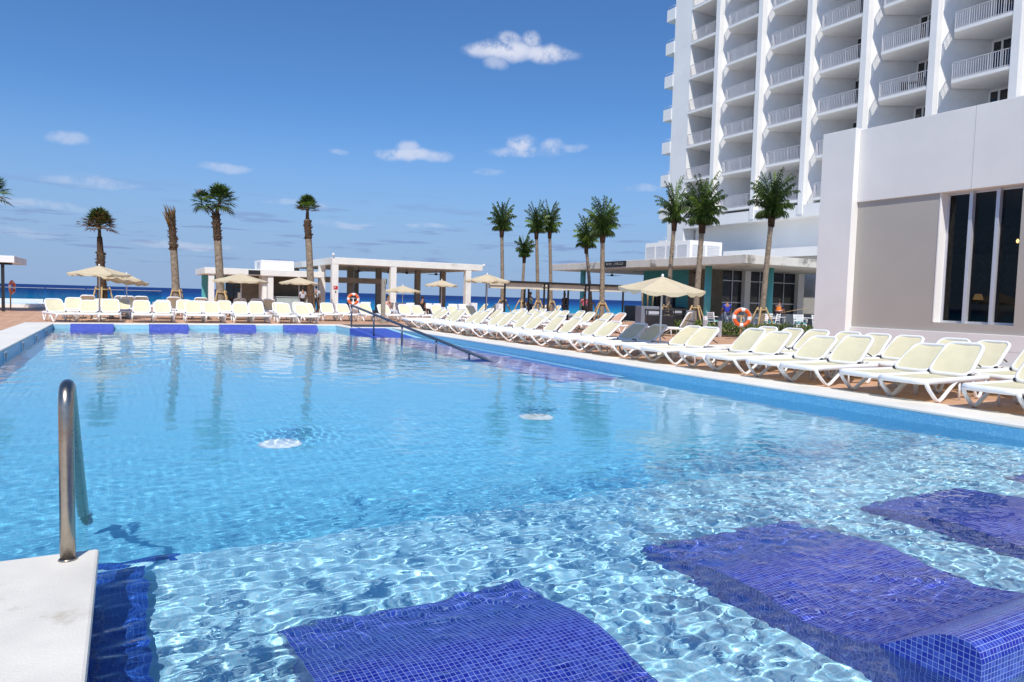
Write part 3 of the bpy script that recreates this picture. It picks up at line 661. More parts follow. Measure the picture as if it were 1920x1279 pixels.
# ------------------------------------------------------------------ LEFT CANOPY, GLASS BALUSTRADE, SECOND POOL
lc = empty('side_canopy', (0, 0, 0), 0, 'white flat canopy on dark posts cut by the left frame edge', 'canopy')
b = MB(); b.box(-13, -4.84, 43, 48, 2.43, 2.77); b.build('roof', WHITE, lc, bevel=.02)
for x, y in ((-5.42, 43.2), (-9.5, 47.6), (-9.5, 43.2)): q = MB(); q.box(x, x + .13, y, y + .13, 0, 2.429); q.build('post', BLACK, lc)
b = MB(); b.box(-12.9, -5.0, 43.4, 43.6, 2.33, 2.429); b.build('light_bar', BLACK, lc)
ib = empty('raised_pool', (0, 0, 0), 0, 'small raised pool with white rim beyond the left deck', 'pool')
b = MB(); b.box(-14, -4.4, 50.5, 50.9, 0, .22); b.box(-4.8, -4.4, 50.9, 56.6, 0, .22); b.box(-14, -4.8, 56.2, 56.6, 0, .42); b.build('rim', WHITE, ib, bevel=.01)
b = MB(); b.quad([(-14, 50.9, .17), (-4.8, 50.9, .17), (-4.8, 56.2, .17), (-14, 56.2, .17)]); b.build('water_surface', plain('blue_pool_surface', (0.08, 0.33, 0.60), 0.1), ib)
b = MB(); b.box(-16, 2.5, 56.9, 57.3, 0, .16); b.build('terrace_kerb', WHITE, kind='structure')
for i in range(5):
    e = empty('glass_balustrade', (-9.4 + i * 2.35, 57.1, .16), 0, ['glass railing panel at the deck edge behind the side canopy post', 'glass railing panel at the deck edge, beside the post-mounted red ring', 'glass railing panel at the deck edge, middle of the five', 'glass railing panel at the deck edge, left of the shaggy palm', 'glass railing panel at the deck edge, nearest the shaggy palm'][i], 'balustrade', 'glass railing panels at the far deck edge')
    q = MB(); q.box(0, 2.28, -.008, .008, .04, .98); q.build('pane', BGLASS, e); q = MB(); q.box(0, 2.28, -.02, .02, .98, 1.01); q.build('cap_rail', ALU, e)
    q = MB(); q.box(.5, .56, -.03, .03, 0, .2); q.box(1.7, 1.76, -.03, .03, 0, .2); q.build('clamp', ALU, e)

# ------------------------------------------------------------------ SUN LOUNGERS
def sling_mat(name, col):
    m, t, p, out = new_mat(name); tcn = t.node('ShaderNodeTexCoord').outputs['Object']
    n = t.noise(tcn, 90, 2, 0.5); n2 = t.noise(tcn, 4, 3, 0.5)
    k = t.m('MULTIPLY', t.map(n, 0.3, 0.7, 0.93, 1.04, smooth=False), t.map(n2, 0.3, 0.7, 0.95, 1.03, smooth=False))
    cc = t.v('SCALE', col, None); t.put(cc.node.inputs['Scale'], k); t.put(p.inputs['Base Color'], cc); p.inputs['Roughness'].default_value = 0.75
    p.inputs['Specular IOR Level'].default_value = 0.2
    tl = t.node('ShaderNodeBsdfTranslucent'); t.put(tl.inputs[0], cc); mx = t.node('ShaderNodeMixShader'); mx.inputs[0].default_value = .16; t.l.new(p.outputs[0], mx.inputs[1]); t.l.new(tl.outputs[0], mx.inputs[2]); t.l.new(mx.outputs[0], out.inputs[0]); return m
SLING = sling_mat('cream_mesh_sling', (0.80, 0.745, 0.52)); PEACH = sling_mat('peach_towel', (0.80, 0.50, 0.36)); SLINGT = sling_mat('tan_sling_back', (0.45, 0.33, 0.20))
def rrect(w, l0, l1, r, z, n=5, taper=0.0):
    """rounded rectangle outline in the xy plane, x = length, y = width"""
    pts = []
    for cx, cy, a0 in ((l1 - r, w - r - taper, 0), (l0 + r, w - r, 90), (l0 + r, -w + r, 180), (l1 - r, -w + r + taper, 270)):
        for k in range(n): a = R(a0 + 90 * k / (n - 1)); pts.append(Vector((cx + r * math.cos(a), cy + r * math.sin(a), z)))
    return pts
def make_lounger(ang, towel=False, flat=False):
    """long axis +x from the foot end (0) to the head end (1.95); seat at 0.34"""
    e = empty('sun_lounger')
    q = MB(); w = .355
    o_ = rrect(w, 0.0, 1.95, .13, .33); q.tube(o_, .035, 8, closed=True, flat=1.3)
    q.tube([(1.42, -w, .33), (1.42, w, .33)], .02, 6); q.tube([(.75, -w, .31), (.75, w, .31)], .015, 6)
    q.build('frame', PLAST, e)
    q = MB(); pts = rrect(w - .03, .05, 1.40, .11, 0)
    n = 10                                              # slightly sagging seat sling
    xs_ = np.linspace(.03, 1.42, 9); ysn = np.linspace(-w + .025, w - .025, 5); gv = []
    for xi in xs_:
        inset = max(0, .09 - (xi - .03)) * .9
        gv.append([q.b.verts.new((xi, yj * (1 - inset / w), .352 - .018 * (1 - (yj / w) ** 2) + (.012 if xi < .1 else 0))) for yj in ysn])
    for i in range(8):
        for j in range(4): q.face([gv[i][j], gv[i + 1][j], gv[i + 1][j + 1], gv[i][j + 1]], smooth=True)
    q.build('seat', SLING, e)
    for s in (-1, 1):                                   # broad V legs under the foot half, straight leg and V at the head
        q = MB(); y = s * w
        q.tube([(.07, y, .31), (.16, y * 1.02, .20), (.34, y * 1.03, .05), (.42, y * 1.03, .018), (.50, y * 1.03, .05), (.72, y * 1.01, .19), (.92, y, .31)], [.034, .032, .032, .034, .032, .030, .030], 8, flat=.8)
        q.build('leg', PLAST, e)
        q = MB(); q.tube([(1.02, y * .98, .32), (1.05, y * .98, .0)], .018, 6); q.build('strut', PLAST, e)
        q = MB(); q.tube([(1.38, y, .31), (1.52, y, .05), (1.58, y, .02), (1.64, y, .05), (1.80, y, .31)], .026, 6); q.build('leg', PLAST, e)
    bk = empty('backrest', (1.36, 0, .365), parent=e)
    bk.rotation_euler = (0, -R(ang), 0)
    wb = .315; q = MB(); q.tube(rrect(wb, 0.0, .70, .12, 0, taper=.025), .031, 8, closed=True, flat=1.15); bf = q.build('backrest', PLAST, e)
    bf.location = bk.location; bf.rotation_euler = bk.rotation_euler; bpy.data.objects.remove(bk)
    q = MB(); xs_ = np.linspace(.01, .685, 8); gv = []
    for xi in xs_:
        ww_ = (wb - .012) - .025 * xi / .70 - max(0, xi - .60) * .9 - max(0, .09 - xi) * .7
        gv.append([q.b.verts.new((xi, yj * ww_, .012 - .02 * (1 - yj * yj) + .02 * math.sin(xi / .70 * math.pi))) for yj in np.linspace(-1, 1, 5)])
    for i in range(7):
        for j in range(4): q.face([gv[i][j], gv[i + 1][j], gv[i + 1][j + 1], gv[i][j + 1]], smooth=True)
    q.build('sling', PEACH if towel else SLING, bf)
    for s in (-1, 1): q = MB(); q.tube([(.03, s * (w - .02), .0), (.03, s * (w - .075), .0)], .026, 8); q.build('hinge', BLACK, bf)
    for s in (-1, 1): q = MB(); q.tube([(.36, s * .22, -.02), (.36 + .12, s * .22, -.30 * math.sin(R(ang)) - .08)], .012, 5); q.build('prop', BLACK, bf)
    return learn(e)
PROT = {}
def lounger(x, y, ang, rz, label, group, towel=False):
    key = (ang, towel)
    if key not in PROT: o = make_lounger(ang, towel); PROT[key] = o
    else: o = copy_tree(PROT[key])
    o.location = (x, y, -.012); o.rotation_euler = (0, 0, rz)
    return tag(o, label, 'sun lounger', group)
def nth(i): return ['first', 'second', 'third', 'fourth', 'fifth', 'sixth', 'seventh', 'eighth', 'ninth', 'tenth', 'eleventh', 'twelfth', 'thirteenth', 'fourteenth', 'fifteenth', 'sixteenth', 'seventeenth', 'eighteenth', 'nineteenth', 'twentieth', 'twenty-first', 'twenty-second', 'twenty-third', 'twenty-fourth', 'twenty-fifth', 'twenty-sixth', 'twenty-seventh', 'twenty-eighth', 'twenty-ninth', 'thirtieth'][i]
# row beside the right-hand coping, in pairs
near_v = [4.22, 6.22, 8.2, 10.1, 12.08, 14.03, 16.03, 17.98, 20.0, 22.0, 24.1, 26.1, 28.5]
k = 0; rr_ = random.Random(3)
for i, yv in enumerate(near_v):
    for j, dy in enumerate((.37, 1.16)):
        ang = [40, 37, 44][rr_.randrange(3)]; x = 10.40 + rr_.uniform(-.08, .08) + (0.25 if i > 11 else 0)
        lab = 'white and cream sun lounger, %s from the right in the row on the coping' % nth(k) if k > 1 else ['white and cream sun lounger cut off by the right frame edge, lower one', 'white and cream sun lounger at the right edge, showing its whole foot end'][k]
        lounger(x, yv + dy, ang, R(rr_.uniform(-3.5, 3.5)), lab, 'sun loungers along the right pool edge'); k += 1
# second row on the right, in front of the grey wall
for i, (y, x) in enumerate(((5.7, 12.5), (6.5, 12.5), (7.38, 12.45), (8.1, 12.5), (8.95, 12.5), (9.65, 12.5), (10.45, 12.5), (11.2, 12.5), (11.95, 12.45), (12.68, 12.5))):
    lounger(x, y, 41, R(rr_.uniform(-2, 2)), 'cream sun lounger, %s from the right in the back row by the grey wall' % nth(i), 'sun loungers in the second row by the wall')
# second row further along, in front of the pergolas
for i, y in enumerate((24.55, 25.4, 26.75, 27.6, 28.9, 29.75, 31.1, 31.95, 33.3)):
    lounger(16.9, y, 40 if i % 3 else 44, R(rr_.uniform(-3, 3)), ('cream sun lounger with a peach towel on its backrest, beside the black bins' if i == 0 else 'cream sun lounger, %s from the right in the row before the black pergolas' % nth(i)), 'sun loungers in the row before the pergolas', towel=(i == 0))
for i, (x, y) in enumerate(((13.6, 25.2), (13.6, 26.0), (13.7, 27.4), (13.7, 28.2), (13.7, 29.8), (13.7, 30.6))):
    lounger(x, y, 42, R(rr_.uniform(-3, 3)), 'cream sun lounger, %s from the right in the middle row behind the coping row' % nth(i), 'sun loungers in the middle row')
lounger(19.2, 23.2, 62, R(-60), 'single cream sun lounger set upright behind the black bin', None)
# front row along the far pool edge, facing the camera
fx_ = [-1.88, -1.30, -.53, .60, 1.36, 2.54, 3.28, 4.40, 5.10, 6.18, 7.10]
for i, x in enumerate(fx_):
    lounger(x, 31.45 + rr_.uniform(-.06, .06), (43, 39, 46)[i % 3], R(90 + rr_.uniform(-2, 2) + (18 if i == 0 else 0)), 'cream sun lounger, %s from the left in the front row at the far pool edge' % nth(i), 'sun loungers in front row at the far pool edge')
for i, x in enumerate((7.95, 8.85, 9.75, 10.9, 12.0, 12.95, 13.9, 14.9, 15.9, 16.9)):
    lounger(x, 34.4 + rr_.uniform(-.1, .1), (40, 44)[i % 2], R(90 + rr_.uniform(-4, 4)), 'cream sun lounger, %s from the left in the set-back row behind the ramp' % nth(i), 'sun loungers in the set-back row behind the ramp')
for i, x in enumerate((-2.05, -1.0, -.25, 1.65, 2.42, 3.15, 4.3, 5.0, 5.8, 6.95, 7.9)):
    lounger(x * .965, 34.9 + rr_.uniform(-.1, .1), (44, 40)[i % 2], R(90 + rr_.uniform(-4, 4)), 'cream sun lounger, %s from the left in the second row at the pool end' % nth(i), 'sun loungers in the second row at the pool end')
for i, x in enumerate((-1.75, -.15, .25, .85, 2.15, 3.7, 5.6, 6.6, 7.25)):
    lounger(x * .93, 41.0 + rr_.uniform(-.2, .2), 56, R(-90 + rr_.uniform(-6, 6)), 'sun lounger seen from behind with tan-shaded back, %s from the left facing the sea' % nth(i), 'sun loungers facing the sea')
for i, (x, y) in enumerate(((23.6, 43.5), (24.5, 43.6), (26.2, 44.2), (21.2, 44.5), (20.2, 44.2))):
    lounger(x, y, 50, R(rr_.uniform(-8, 8)), 'distant cream sun lounger beyond the pergolas by the sea, %s of five' % nth(i), 'sun loungers beyond the pergolas')

# ------------------------------------------------------------------ UMBRELLAS
CANV = sling_mat('cream_umbrella_canvas', (0.70, 0.60, 0.42))
def umbrella(x, y, z, r, label, tilt=(0, 0), px=None, side=6):
    e = empty('parasol', (x, y, 0), rr_.uniform(0, 1), label, 'parasol', 'cream parasols among the sun loungers')
    q = MB(); q.tube([(0, 0, 0), (0, 0, z - .02)], .024, 8); q.build('pole', RAILW, e)
    q = MB(); q.lathe([(.26, 0), (.26, .05), (.06, .08), (.04, .3), (.035, .3)], n=20); q.build('base', CONC, e)
    q = MB(); nseg = side * 6; drop = .28 * r; rings = []
    Tm = Matrix.Translation((0, 0, z)) @ Matrix.Rotation(tilt[0], 4, 'X') @ Matrix.Rotation(tilt[1], 4, 'Y')
    for t_, sag in ((0.02, 0), (.3, .01), (.6, .02), (.85, .01), (1.0, 0)):
        ring = []
        for k in range(nseg):
            a = 2 * math.pi * k / nseg; u = (k % 6) / 6; R_ = r * t_ * math.cos(math.pi / side) / math.cos((u - .5) * 2 * math.pi / side)
            dip = -sag - .035 * r * t_ * math.sin(u * math.pi)
            ring.append(q.b.verts.new(Tm @ Vector((R_ * math.cos(a), R_ * math.sin(a), -drop * t_ ** 1.05 + dip))))
        rings.append(ring)
    ring = []
    for k in range(nseg):                                # scalloped valance
        a = 2 * math.pi * k / nseg; u = (k % 6) / 6; R_ = r * 1.0 * math.cos(math.pi / side) / math.cos((u - .5) * 2 * math.pi / side)
        ring.append(q.b.verts.new(Tm @ Vector((R_ * math.cos(a), R_ * math.sin(a), -drop - .035 * r * math.sin(u * math.pi) - (.10 if k % 3 else .05)))))
    rings.append(ring)
    for A, B in zip(rings, rings[1:]):
        for k in range(nseg): q.face([A[k], A[(k + 1) % nseg], B[(k + 1) % nseg], B[k]], smooth=False)
    q.face(rings[0], smooth=False); q.build('canopy', CANV, e)
    for k in range(side):
        a = 2 * math.pi * k / side; q = MB(); q.tube([Tm @ Vector((0, 0, -.03)), Tm @ Vector((r * .98 * math.cos(a), r * .98 * math.sin(a), -drop - .01))], .009, 5)
        q.tube([(0, 0, z - drop * 1.25), Tm @ Vector((r * .55 * math.cos(a), r * .55 * math.sin(a), -drop * .58))], .008, 5); q.build('rib', RAILW, e)
    q = MB(); q.lathe([(.03, -.02), (.035, .03), (.02, .06), (.004, .07)], (0, 0, z), n=10); q.build('finial', PLAST, e)
    return e
umbrella(11.8, 13.85, 2.02, 1.08, 'large cream parasol shading two sun loungers beside the turquoise column', (R(4), R(-3)))
umbrella(-.95, 34.3, 2.24, 1.18, 'cream parasol before the shaggy brown palm, the front one of two')
umbrella(.05, 36.6, 1.98, .98, 'cream parasol half hidden behind another by the shaggy brown palm', (R(-5), R(8)))
umbrella(5.2, 38.6, 2.24, 1.35, 'cream parasol between the two thick palms, before the bar door')
umbrella(8.9, 42.4, 2.22, 1.12, 'cream parasol against the bar, left of the tall thick palm')
umbrella(15.4, 42.8, 1.95, 1.18, 'low cream parasol beneath the open pavilion beam')
umbrella(17.5, 41.5, 2.36, 1.08, 'cream parasol near the right end of the open pavilion')
umbrella(17.35, 34.8, 2.62, 1.25, 'cream parasol left of the black pergolas')

# ------------------------------------------------------------------ PALMS
TRK = plain('palm_trunk', (0.30, 0.235, 0.17), 0.9, var=0.5, scale=7, bump=0.5, bscale=25)
TRKD = plain('shaggy_palm_bark', (0.095, 0.055, 0.03), 0.95, var=0.8, scale=14, bump=0.6, bscale=30)
def leaf_mat(name, c1, c2):
    m, t, p, out = new_mat(name); oi = t.node('ShaderNodeNewGeometry').outputs['Random Per Island']
    t.put(p.inputs['Base Color'], t.mix(oi, c1, c2)); p.inputs['Roughness'].default_value = 0.5
    tl = t.node('ShaderNodeBsdfTranslucent'); t.put(tl.inputs[0], t.mix(oi, tuple(x * 1.3 for x in c1), tuple(x * 1.3 for x in c2)))
    mx = t.node('ShaderNodeMixShader'); mx.inputs[0].default_value = .25; t.l.new(p.outputs[0], mx.inputs[1]); t.l.new(tl.outputs[0], mx.inputs[2]); t.l.new(mx.outputs[0], out.inputs[0]); return m
LEAF = leaf_mat('palm_green', (0.014, 0.034, 0.008), (0.070, 0.125, 0.020)); LEAFD = leaf_mat('dry_palm_leaf', (0.05, 0.04, 0.015), (0.26, 0.14, 0.05)); LEAFY = leaf_mat('fresh_palm_green', (0.12, 0.22, 0.03), (0.22, 0.32, 0.05))
def trunk_pts(x0, y0, x1, y1, h, n=9):
    return [Vector((x0 + (x1 - x0) * (t_ ** 1.3), y0 + (y1 - y0) * (t_ ** 1.3), h * t_)) for t_ in np.linspace(0, 1, n)]
def frond(q, base, az, el0, length, droop, wid=.34, nl=20, mi=0, rnd=None):
    """feather frond: arching midrib with many drooping leaflets"""
    p_ = Vector(base); el = el0; st = length / nl; pts = [p_.copy()]; dirs = []
    h = Vector((math.cos(az), math.sin(az), 0))
    for i in range(nl):
        d = h * math.cos(el) + Vector((0, 0, 1)) * math.sin(el); dirs.append(d); p_ = p_ + d * st; pts.append(p_.copy()); el -= droop / nl * (0.4 + 1.4 * i / nl)
    q.tube(pts[::3] + [pts[-1]], [.018] * (len(pts[::3])) + [.005], 4, caps=False, mi=mi)
    side = Vector((-math.sin(az), math.cos(az), 0))
    for i in range(2, nl):
        t_ = i / nl; ll = wid * (math.sin(math.pi * min(1, t_ * .85 + .12)) ** .7)
        for s in (-1, 1):
            for rep in (0, 1):
                b0 = pts[i] + dirs[i - 1] * st * .5 * rep
                v = (side * s * rnd.uniform(.35, .9) + dirs[i - 1] * rnd.uniform(.3, 1.0) + Vector((0, 0, -1)) * rnd.uniform(.6, 1.9)).normalized() * ll * rnd.uniform(.8, 1.15)
                pw = dirs[i - 1] * .034 + Vector((0, 0, rnd.uniform(-.012, .012)))
                tip = b0 + v + Vector((0, 0, -.06 * rnd.random()))
                a = q.b.verts.new(b0 - pw * .5); c = q.b.verts.new(b0 + pw * .5); m_ = q.b.verts.new(b0 + v * .55 + pw * .6 ); d = q.b.verts.new(tip)
                q.face([a, c, m_, d], mi=mi)
def stakes(e, r, h, hb, n=4, rnd=None, rot=None):
    rot = rnd.uniform(0, 1.5) if rot is None else rot
    for k in range(n):
        a = rot + 2 * math.pi * k / n; q = MB(); c, s = math.cos(a), math.sin(a)
        q.tube([(c * hb, s * hb, 0), (c * r, s * r, h)], .042, 6); q.build('stake', STAKE, e)
    q = MB(); q.tube([(math.cos(2 * math.pi * k / 12) * (r + .03), math.sin(2 * math.pi * k / 12) * (r + .03), h - .12) for k in range(12)], .035, 5, closed=True); q.build('strap', STAKE, e)
def feather_palm(x, y, tx, ty, h, cw, ch, label, seed, n=22, tr=.13, stake=True, hb=.75):
    """young coconut-type palm whose fronds are bunched into a tall head; h = trunk height, cw/ch = crown half width and height"""
    rnd = random.Random(seed); e = empty('palm_tree', (x, y, 0), 0, label, 'palm tree', 'slim palms with bunched feather fronds')
    P = trunk_pts(0, 0, tx - x, ty - y, h, 13); q = MB()
    rad = [tr * (1.25 if i == 0 else 1.0 - .25 * i / 12) * (1 + .06 * (i % 2)) for i in range(13)]
    q.tube(P, rad, 12)
    for i in range(26):                                   # ring scars
        t_ = i / 26; k = t_ * 12; a = P[int(k)].lerp(P[min(12, int(k) + 1)], k - int(k)); rr2 = tr * (1.03 - .25 * t_)
        q.tube([a, a + Vector((0, 0, .035))], [rr2 * 1.06, rr2 * 1.0], 10, caps=False)
    q.build('trunk', TRK, e)
    top = P[-1]; q = MB(); q.tube([top - Vector((0, 0, .35)), top + Vector((0, 0, .15)), top + Vector((0, 0, .45))], [tr * 1.0, tr * 1.25, tr * .45], 10); q.build('crownshaft', TRKD, e)
    q = MB(); n2 = int(n * 1.25)
    for i in range(n2):                                   # upright fronds curl over close to the shaft
        az = i * 2.4 + rnd.uniform(-.4, .4); u = i / n2
        b0 = top + Vector((math.cos(az) * .06, math.sin(az) * .06, .05 + .30 * (1 - u)))
        ln = ch * rnd.uniform(.80, 1.05) * (1.14 - .44 * u); reach = (.30 + .70 * u)
        frond(q, b0, az, R(89 - 9 * u + rnd.uniform(-4, 3)), ln, R(rnd.uniform(20, 45) + 112 * u), wid=cw * .42, nl=16, mi=1 if rnd.random() < .14 else 0, rnd=rnd)
    for i in range(n):                               # a few older fronds bend down round the neck
        az = rnd.uniform(0, 6.28); frond(q, top + Vector((0, 0, .15)), az, R(48), ch * rnd.uniform(.36, .52), R(150), wid=cw * .40, nl=11, rnd=rnd)
    for i in range(2): frond(q, top + Vector((0, 0, .3)), rnd.uniform(0, 6.28), R(86), ch * .95, R(25), wid=cw * .12, nl=12, mi=1, rnd=rnd)
    q.build('crown', [LEAF, LEAFY], e)
    if stake: stakes(e, tr + .03, 1.25, hb, rnd=rnd)
    return e
def fan_leaf(q, base, az, el, pet, rad, rnd, mi=0, spread=150, droop=.25):
    h = Vector((math.cos(az), math.sin(az), 0)); d = (h * math.cos(el) + Vector((0, 0, math.sin(el)))).normalized(); side = Vector((-math.sin(az), math.cos(az), 0)); nrm = d.cross(side).normalized()
    hub = Vector(base) + d * pet; q.tube([base, hub], .014, 4, caps=False, mi=mi)
    nf = 18
    for i in range(nf):
        a = R(-spread + 2 * spread * i / (nf - 1)) * .5 * 1.25; f = d * math.cos(a) + side * math.sin(a); f = (f + nrm * rnd.uniform(-.10, .10)).normalized(); L_ = rad * (.75 + .25 * math.cos(a)) * rnd.uniform(.85, 1.08)
        w_ = f.cross(nrm).normalized() * L_ * .055
        m1 = hub + f * L_ * .55; tip = hub + f * L_ + Vector((0, 0, -droop * L_ * rnd.uniform(.3, 1.0)))
        vs = [q.b.verts.new(hub), q.b.verts.new(m1 + w_), q.b.verts.new(tip), q.b.verts.new(m1 - w_)]; q.face(vs, mi=mi)
def boots(q, P, h0, h1, r, rnd, n=110, L_=.16):
    """cut leaf bases sticking out of the trunk"""
    H = P[-1].z; at_ = lambda z: P[int(min(z / H * (len(P) - 1), len(P) - 1.001))].lerp(P[int(min(z / H * (len(P) - 1), len(P) - 1.001)) + 1], min(z / H * (len(P) - 1), len(P) - 1.001) % 1)
    q.tube([at_(h0 + (h1 - h0) * k / 8) for k in range(9)], [r * (1.12 + .10 * (k % 2)) for k in range(9)], 10)
    for i in range(n):
        z = rnd.uniform(h0, h1); k = z / H * (len(P) - 1); k = min(k, len(P) - 1.001); c = P[int(k)].lerp(P[int(k) + 1], k - int(k)); a = rnd.uniform(0, 6.28)
        o = Vector((math.cos(a), math.sin(a), 0)); b0 = c + o * r * .85; tip = b0 + o * L_ * rnd.uniform(.5, 1) + Vector((0, 0, L_ * rnd.uniform(-.1, .9)))
        q.tube([b0, tip], [.045, .015], 4)
def fan_palm(x, y, tx, ty, h, r, label, seed, crown, boot=(.5, 1), boot_from=None, trunk_r=.2, dry=False, rot=None):
    rnd = random.Random(seed); e = empty('palm_tree', (x, y, 0), 0, label, 'palm tree', 'thick fan palms by the far pool end')
    P = trunk_pts(0, 0, tx - x, ty - y, h, 11); q = MB(); q.tube(P, [trunk_r * (1.08 - (.60 if dry else .22) * i / 10) * (1 + .03 * (i % 2)) for i in range(11)], 14)
    q.build('trunk', TRKD if dry else TRK, e)
    q = MB(); boots(q, P, h * boot[0], h * boot[1], trunk_r * (.62 if dry else .85), rnd, int(150 * (boot[1] - boot[0]) * h / 4) + 20); q.build('bark_boots', TRKD, e)
    if crown: q = MB(); crown(q, P[-1], rnd); q.build('crown', [LEAF, LEAFD, LEAFY], e)
    stakes(e, trunk_r + .04, 1.35, .62, rnd=rnd, n=4, rot=rot)
    return e
def crown_round(r, n, dryp, lo=-25, hi=85, lean=(0, 0)):
    def f(q, top, rnd):
        for i in range(n):
            el = R(lo + (hi - lo) * ((i + .5) / n) ** .8); az = i * 2.4 + rnd.uniform(-.3, .3); mi = 1 if rnd.random() < dryp * (1.4 - i / n) else (2 if rnd.random() < .18 else 0)
            fan_leaf(q, top + Vector((lean[0] * i / n, lean[1] * i / n, -.1 + .2 * i / n)), az, el, r * .42, r * .62, rnd, mi)
    return f
# leftmost in frame: shaggy brown palm with a half-dry crown
fan_palm(-1.0, 41.3, -1.12, 41.3, 3.85, .9, 'shaggy brown fan palm with half-dry crown, leftmost of the whole palms', 5, lambda q, top, rnd: (crown_round(.95, 40, .62, -12, 88)(q, top + Vector((0, 0, .55)), rnd), q.tube([top - Vector((0, 0, .2)), top + Vector((0, 0, .6))], [.11, .06], 6, mi=1), [fan_leaf(q, top + Vector((0, 0, .5)), math.pi + .2 * k, R(12 + 6 * k), .75, .32, rnd, 1, 60) for k in (-1, 0)]), (.02, .80), trunk_r=.25, dry=True)
# broken palm with only a dry stub on top
def stub(q, top, rnd):
    for i in range(34):
        a = rnd.uniform(0, 6.28); o = Vector((math.cos(a), math.sin(a), 0)); b0 = top + o * .12 + Vector((0, 0, rnd.uniform(-.5, .15)))
        q.tube([b0, b0 + o * .10 + Vector((-.05, 0, .25)), b0 + o * rnd.uniform(.02, .16) + Vector((-.10 - .1 * rnd.random(), 0, rnd.uniform(.35, .72)))], [.05, .04, .008], 4, mi=1)
fan_palm(2.45, 42.6, 2.2, 42.6, 5.15, .3, 'headless palm with only a dry broken stub on top', 6, stub, (.66, .99), trunk_r=.19)
def crown_lop(q, top, rnd):
    crown_round(1.05, 36, .06, -40, 85)(q, top + Vector((.22, 0, .62)), rnd); crown_round(.70, 20, .05, -60, 75)(q, top + Vector((-.72, -.1, .50)), rnd)
    q.tube([top - Vector((0, 0, .2)), top + Vector((.2, 0, .55))], [.14, .07], 6, mi=1); q.tube([top - Vector((0, 0, .1)), top + Vector((-.5, -.1, .4))], [.06, .04], 5, mi=1)
fan_palm(4.62, 41.8, 4.32, 41.8, 5.55, 1.0, 'thick fan palm with lopsided green crown, left of the bar roof sign', 8, crown_lop, (.72, .99), trunk_r=.205)
def crown_up(q, top, rnd):
    crown_round(.88, 36, .10, 5, 88)(q, top + Vector((0, 0, .62)), rnd); q.tube([top - Vector((0, 0, .2)), top + Vector((0, 0, .75))], [.13, .07], 6, mi=1)
    for i in range(5): fan_leaf(q, top + Vector((0, 0, .5)), 3.4 + rnd.uniform(-.4, .4), R(20), .3, .4, rnd, 1)
fan_palm(9.75, 42.9, 9.45, 42.9, 5.65, .8, 'tall thick fan palm with small top-knot crown, beside the white rooftop unit', 9, crown_up, (.80, .99), trunk_r=.20)
fan_palm(-6.6, 46.6, -6.25, 46.6, 6.1, 1.2, 'palm crown just entering the left frame edge', 12, crown_round(1.2, 22, .1), (.7, .99), trunk_r=.2)
feather_palm(21.3, 40.4, 21.1, 40.4, 5.55, .72, 1.75, 'slim palm standing alone right of the open pavilion', 21)
feather_palm(23.2, 41.3, 23.3, 41.3, 4.05, .66, 1.30, 'shortest slim palm, behind the left black pergola', 22, n=16, tr=.11)
feather_palm(24.9, 42.0, 24.6, 42.0, 5.75, .72, 1.75, 'slim palm of a close pair, the left trunk', 23)
feather_palm(26.2, 42.4, 25.9, 42.4, 5.9, .72, 1.80, 'slim palm of a close pair, the right trunk with pale collar', 24)
feather_palm(28.1, 40.2, 27.5, 40.2, 4.85, .85, 1.85, 'slim palm leaning left before the roof sign, with ragged crown', 25)
feather_palm(26.6, 36.9, 26.45, 36.9, 5.35, 1.0, 2.25, 'widest-headed palm by the black roof sign, with fat spotted base', 26, n=30, tr=.17, hb=.95)
feather_palm(25.1, 29.0, 25.35, 29.0, 5.45, .62, 2.05, 'slim palm against the tower corner, left of its bigger neighbour', 27, n=20, hb=.6)
feather_palm(24.1, 25.8, 24.3, 25.8, 5.05, .85, 2.1, 'palm in front of the lowest hotel balconies, with long shaft of fronds', 28, n=30, tr=.15)
feather_palm(26.15, 23.6, 26.5, 23.6, 5.35, .78, 2.05, 'rightmost palm, trunk standing behind the orange and white ring', 29, n=30, tr=.14)

# ------------------------------------------------------------------ RAILS
e = empty('pool_handrail', (-.265, 4.18, 0), 0, 'bent stainless steel grab rail rising from the white platform corner', 'handrail')
q = MB(); pts = [(0, 0, -.02), (0, 0, .3), (0, 0, .6), (0, 0, .79), (0, .02, .845), (0, .06, .873), (0, .11, .880), (0, .18, .863)]
pts += [(0, .18 + (1.50 - .18) * t_, .863 - 1.07 * t_ - .0 * t_) for t_ in np.linspace(.1, 1, 10)] + [(0, 1.68, -.36), (0, 1.90, -.55), (0, 1.95, -.9)]
q.tube(pts, .035, 20); q.build('rail', M['steel'], e)
q = MB(); q.lathe([(.037, .003), (.045, .004), (.037, .012)], n=20); q.build('flange', M['steel'], e)
e = empty('ramp_handrail', (0, 0, 0), 0, 'dark grey sloping handrail descending the ramp into the water', 'handrail')
hx = 7.97; ra, rbb = Vector((hx + .06, 28.35, .90)), Vector((hx - .03, 15.3, -.22))
q = MB(); q.tube([ra + Vector((0, .04, -.05)), ra, rbb], .042, 10); q.build('rail', M['grey_steel'], e)
for yy in (28.3, 25.3, 22.2, 19.2, 16.9):
    t_ = (28.35 - yy) / (28.35 - 15.3); c = ra.lerp(rbb, t_); q = MB(); q.tube([(c.x, yy, c.z), (c.x, yy, zr(yy) if yy < 28 else -.01)], .032, 8); q.build('post', M['grey_steel'], e)
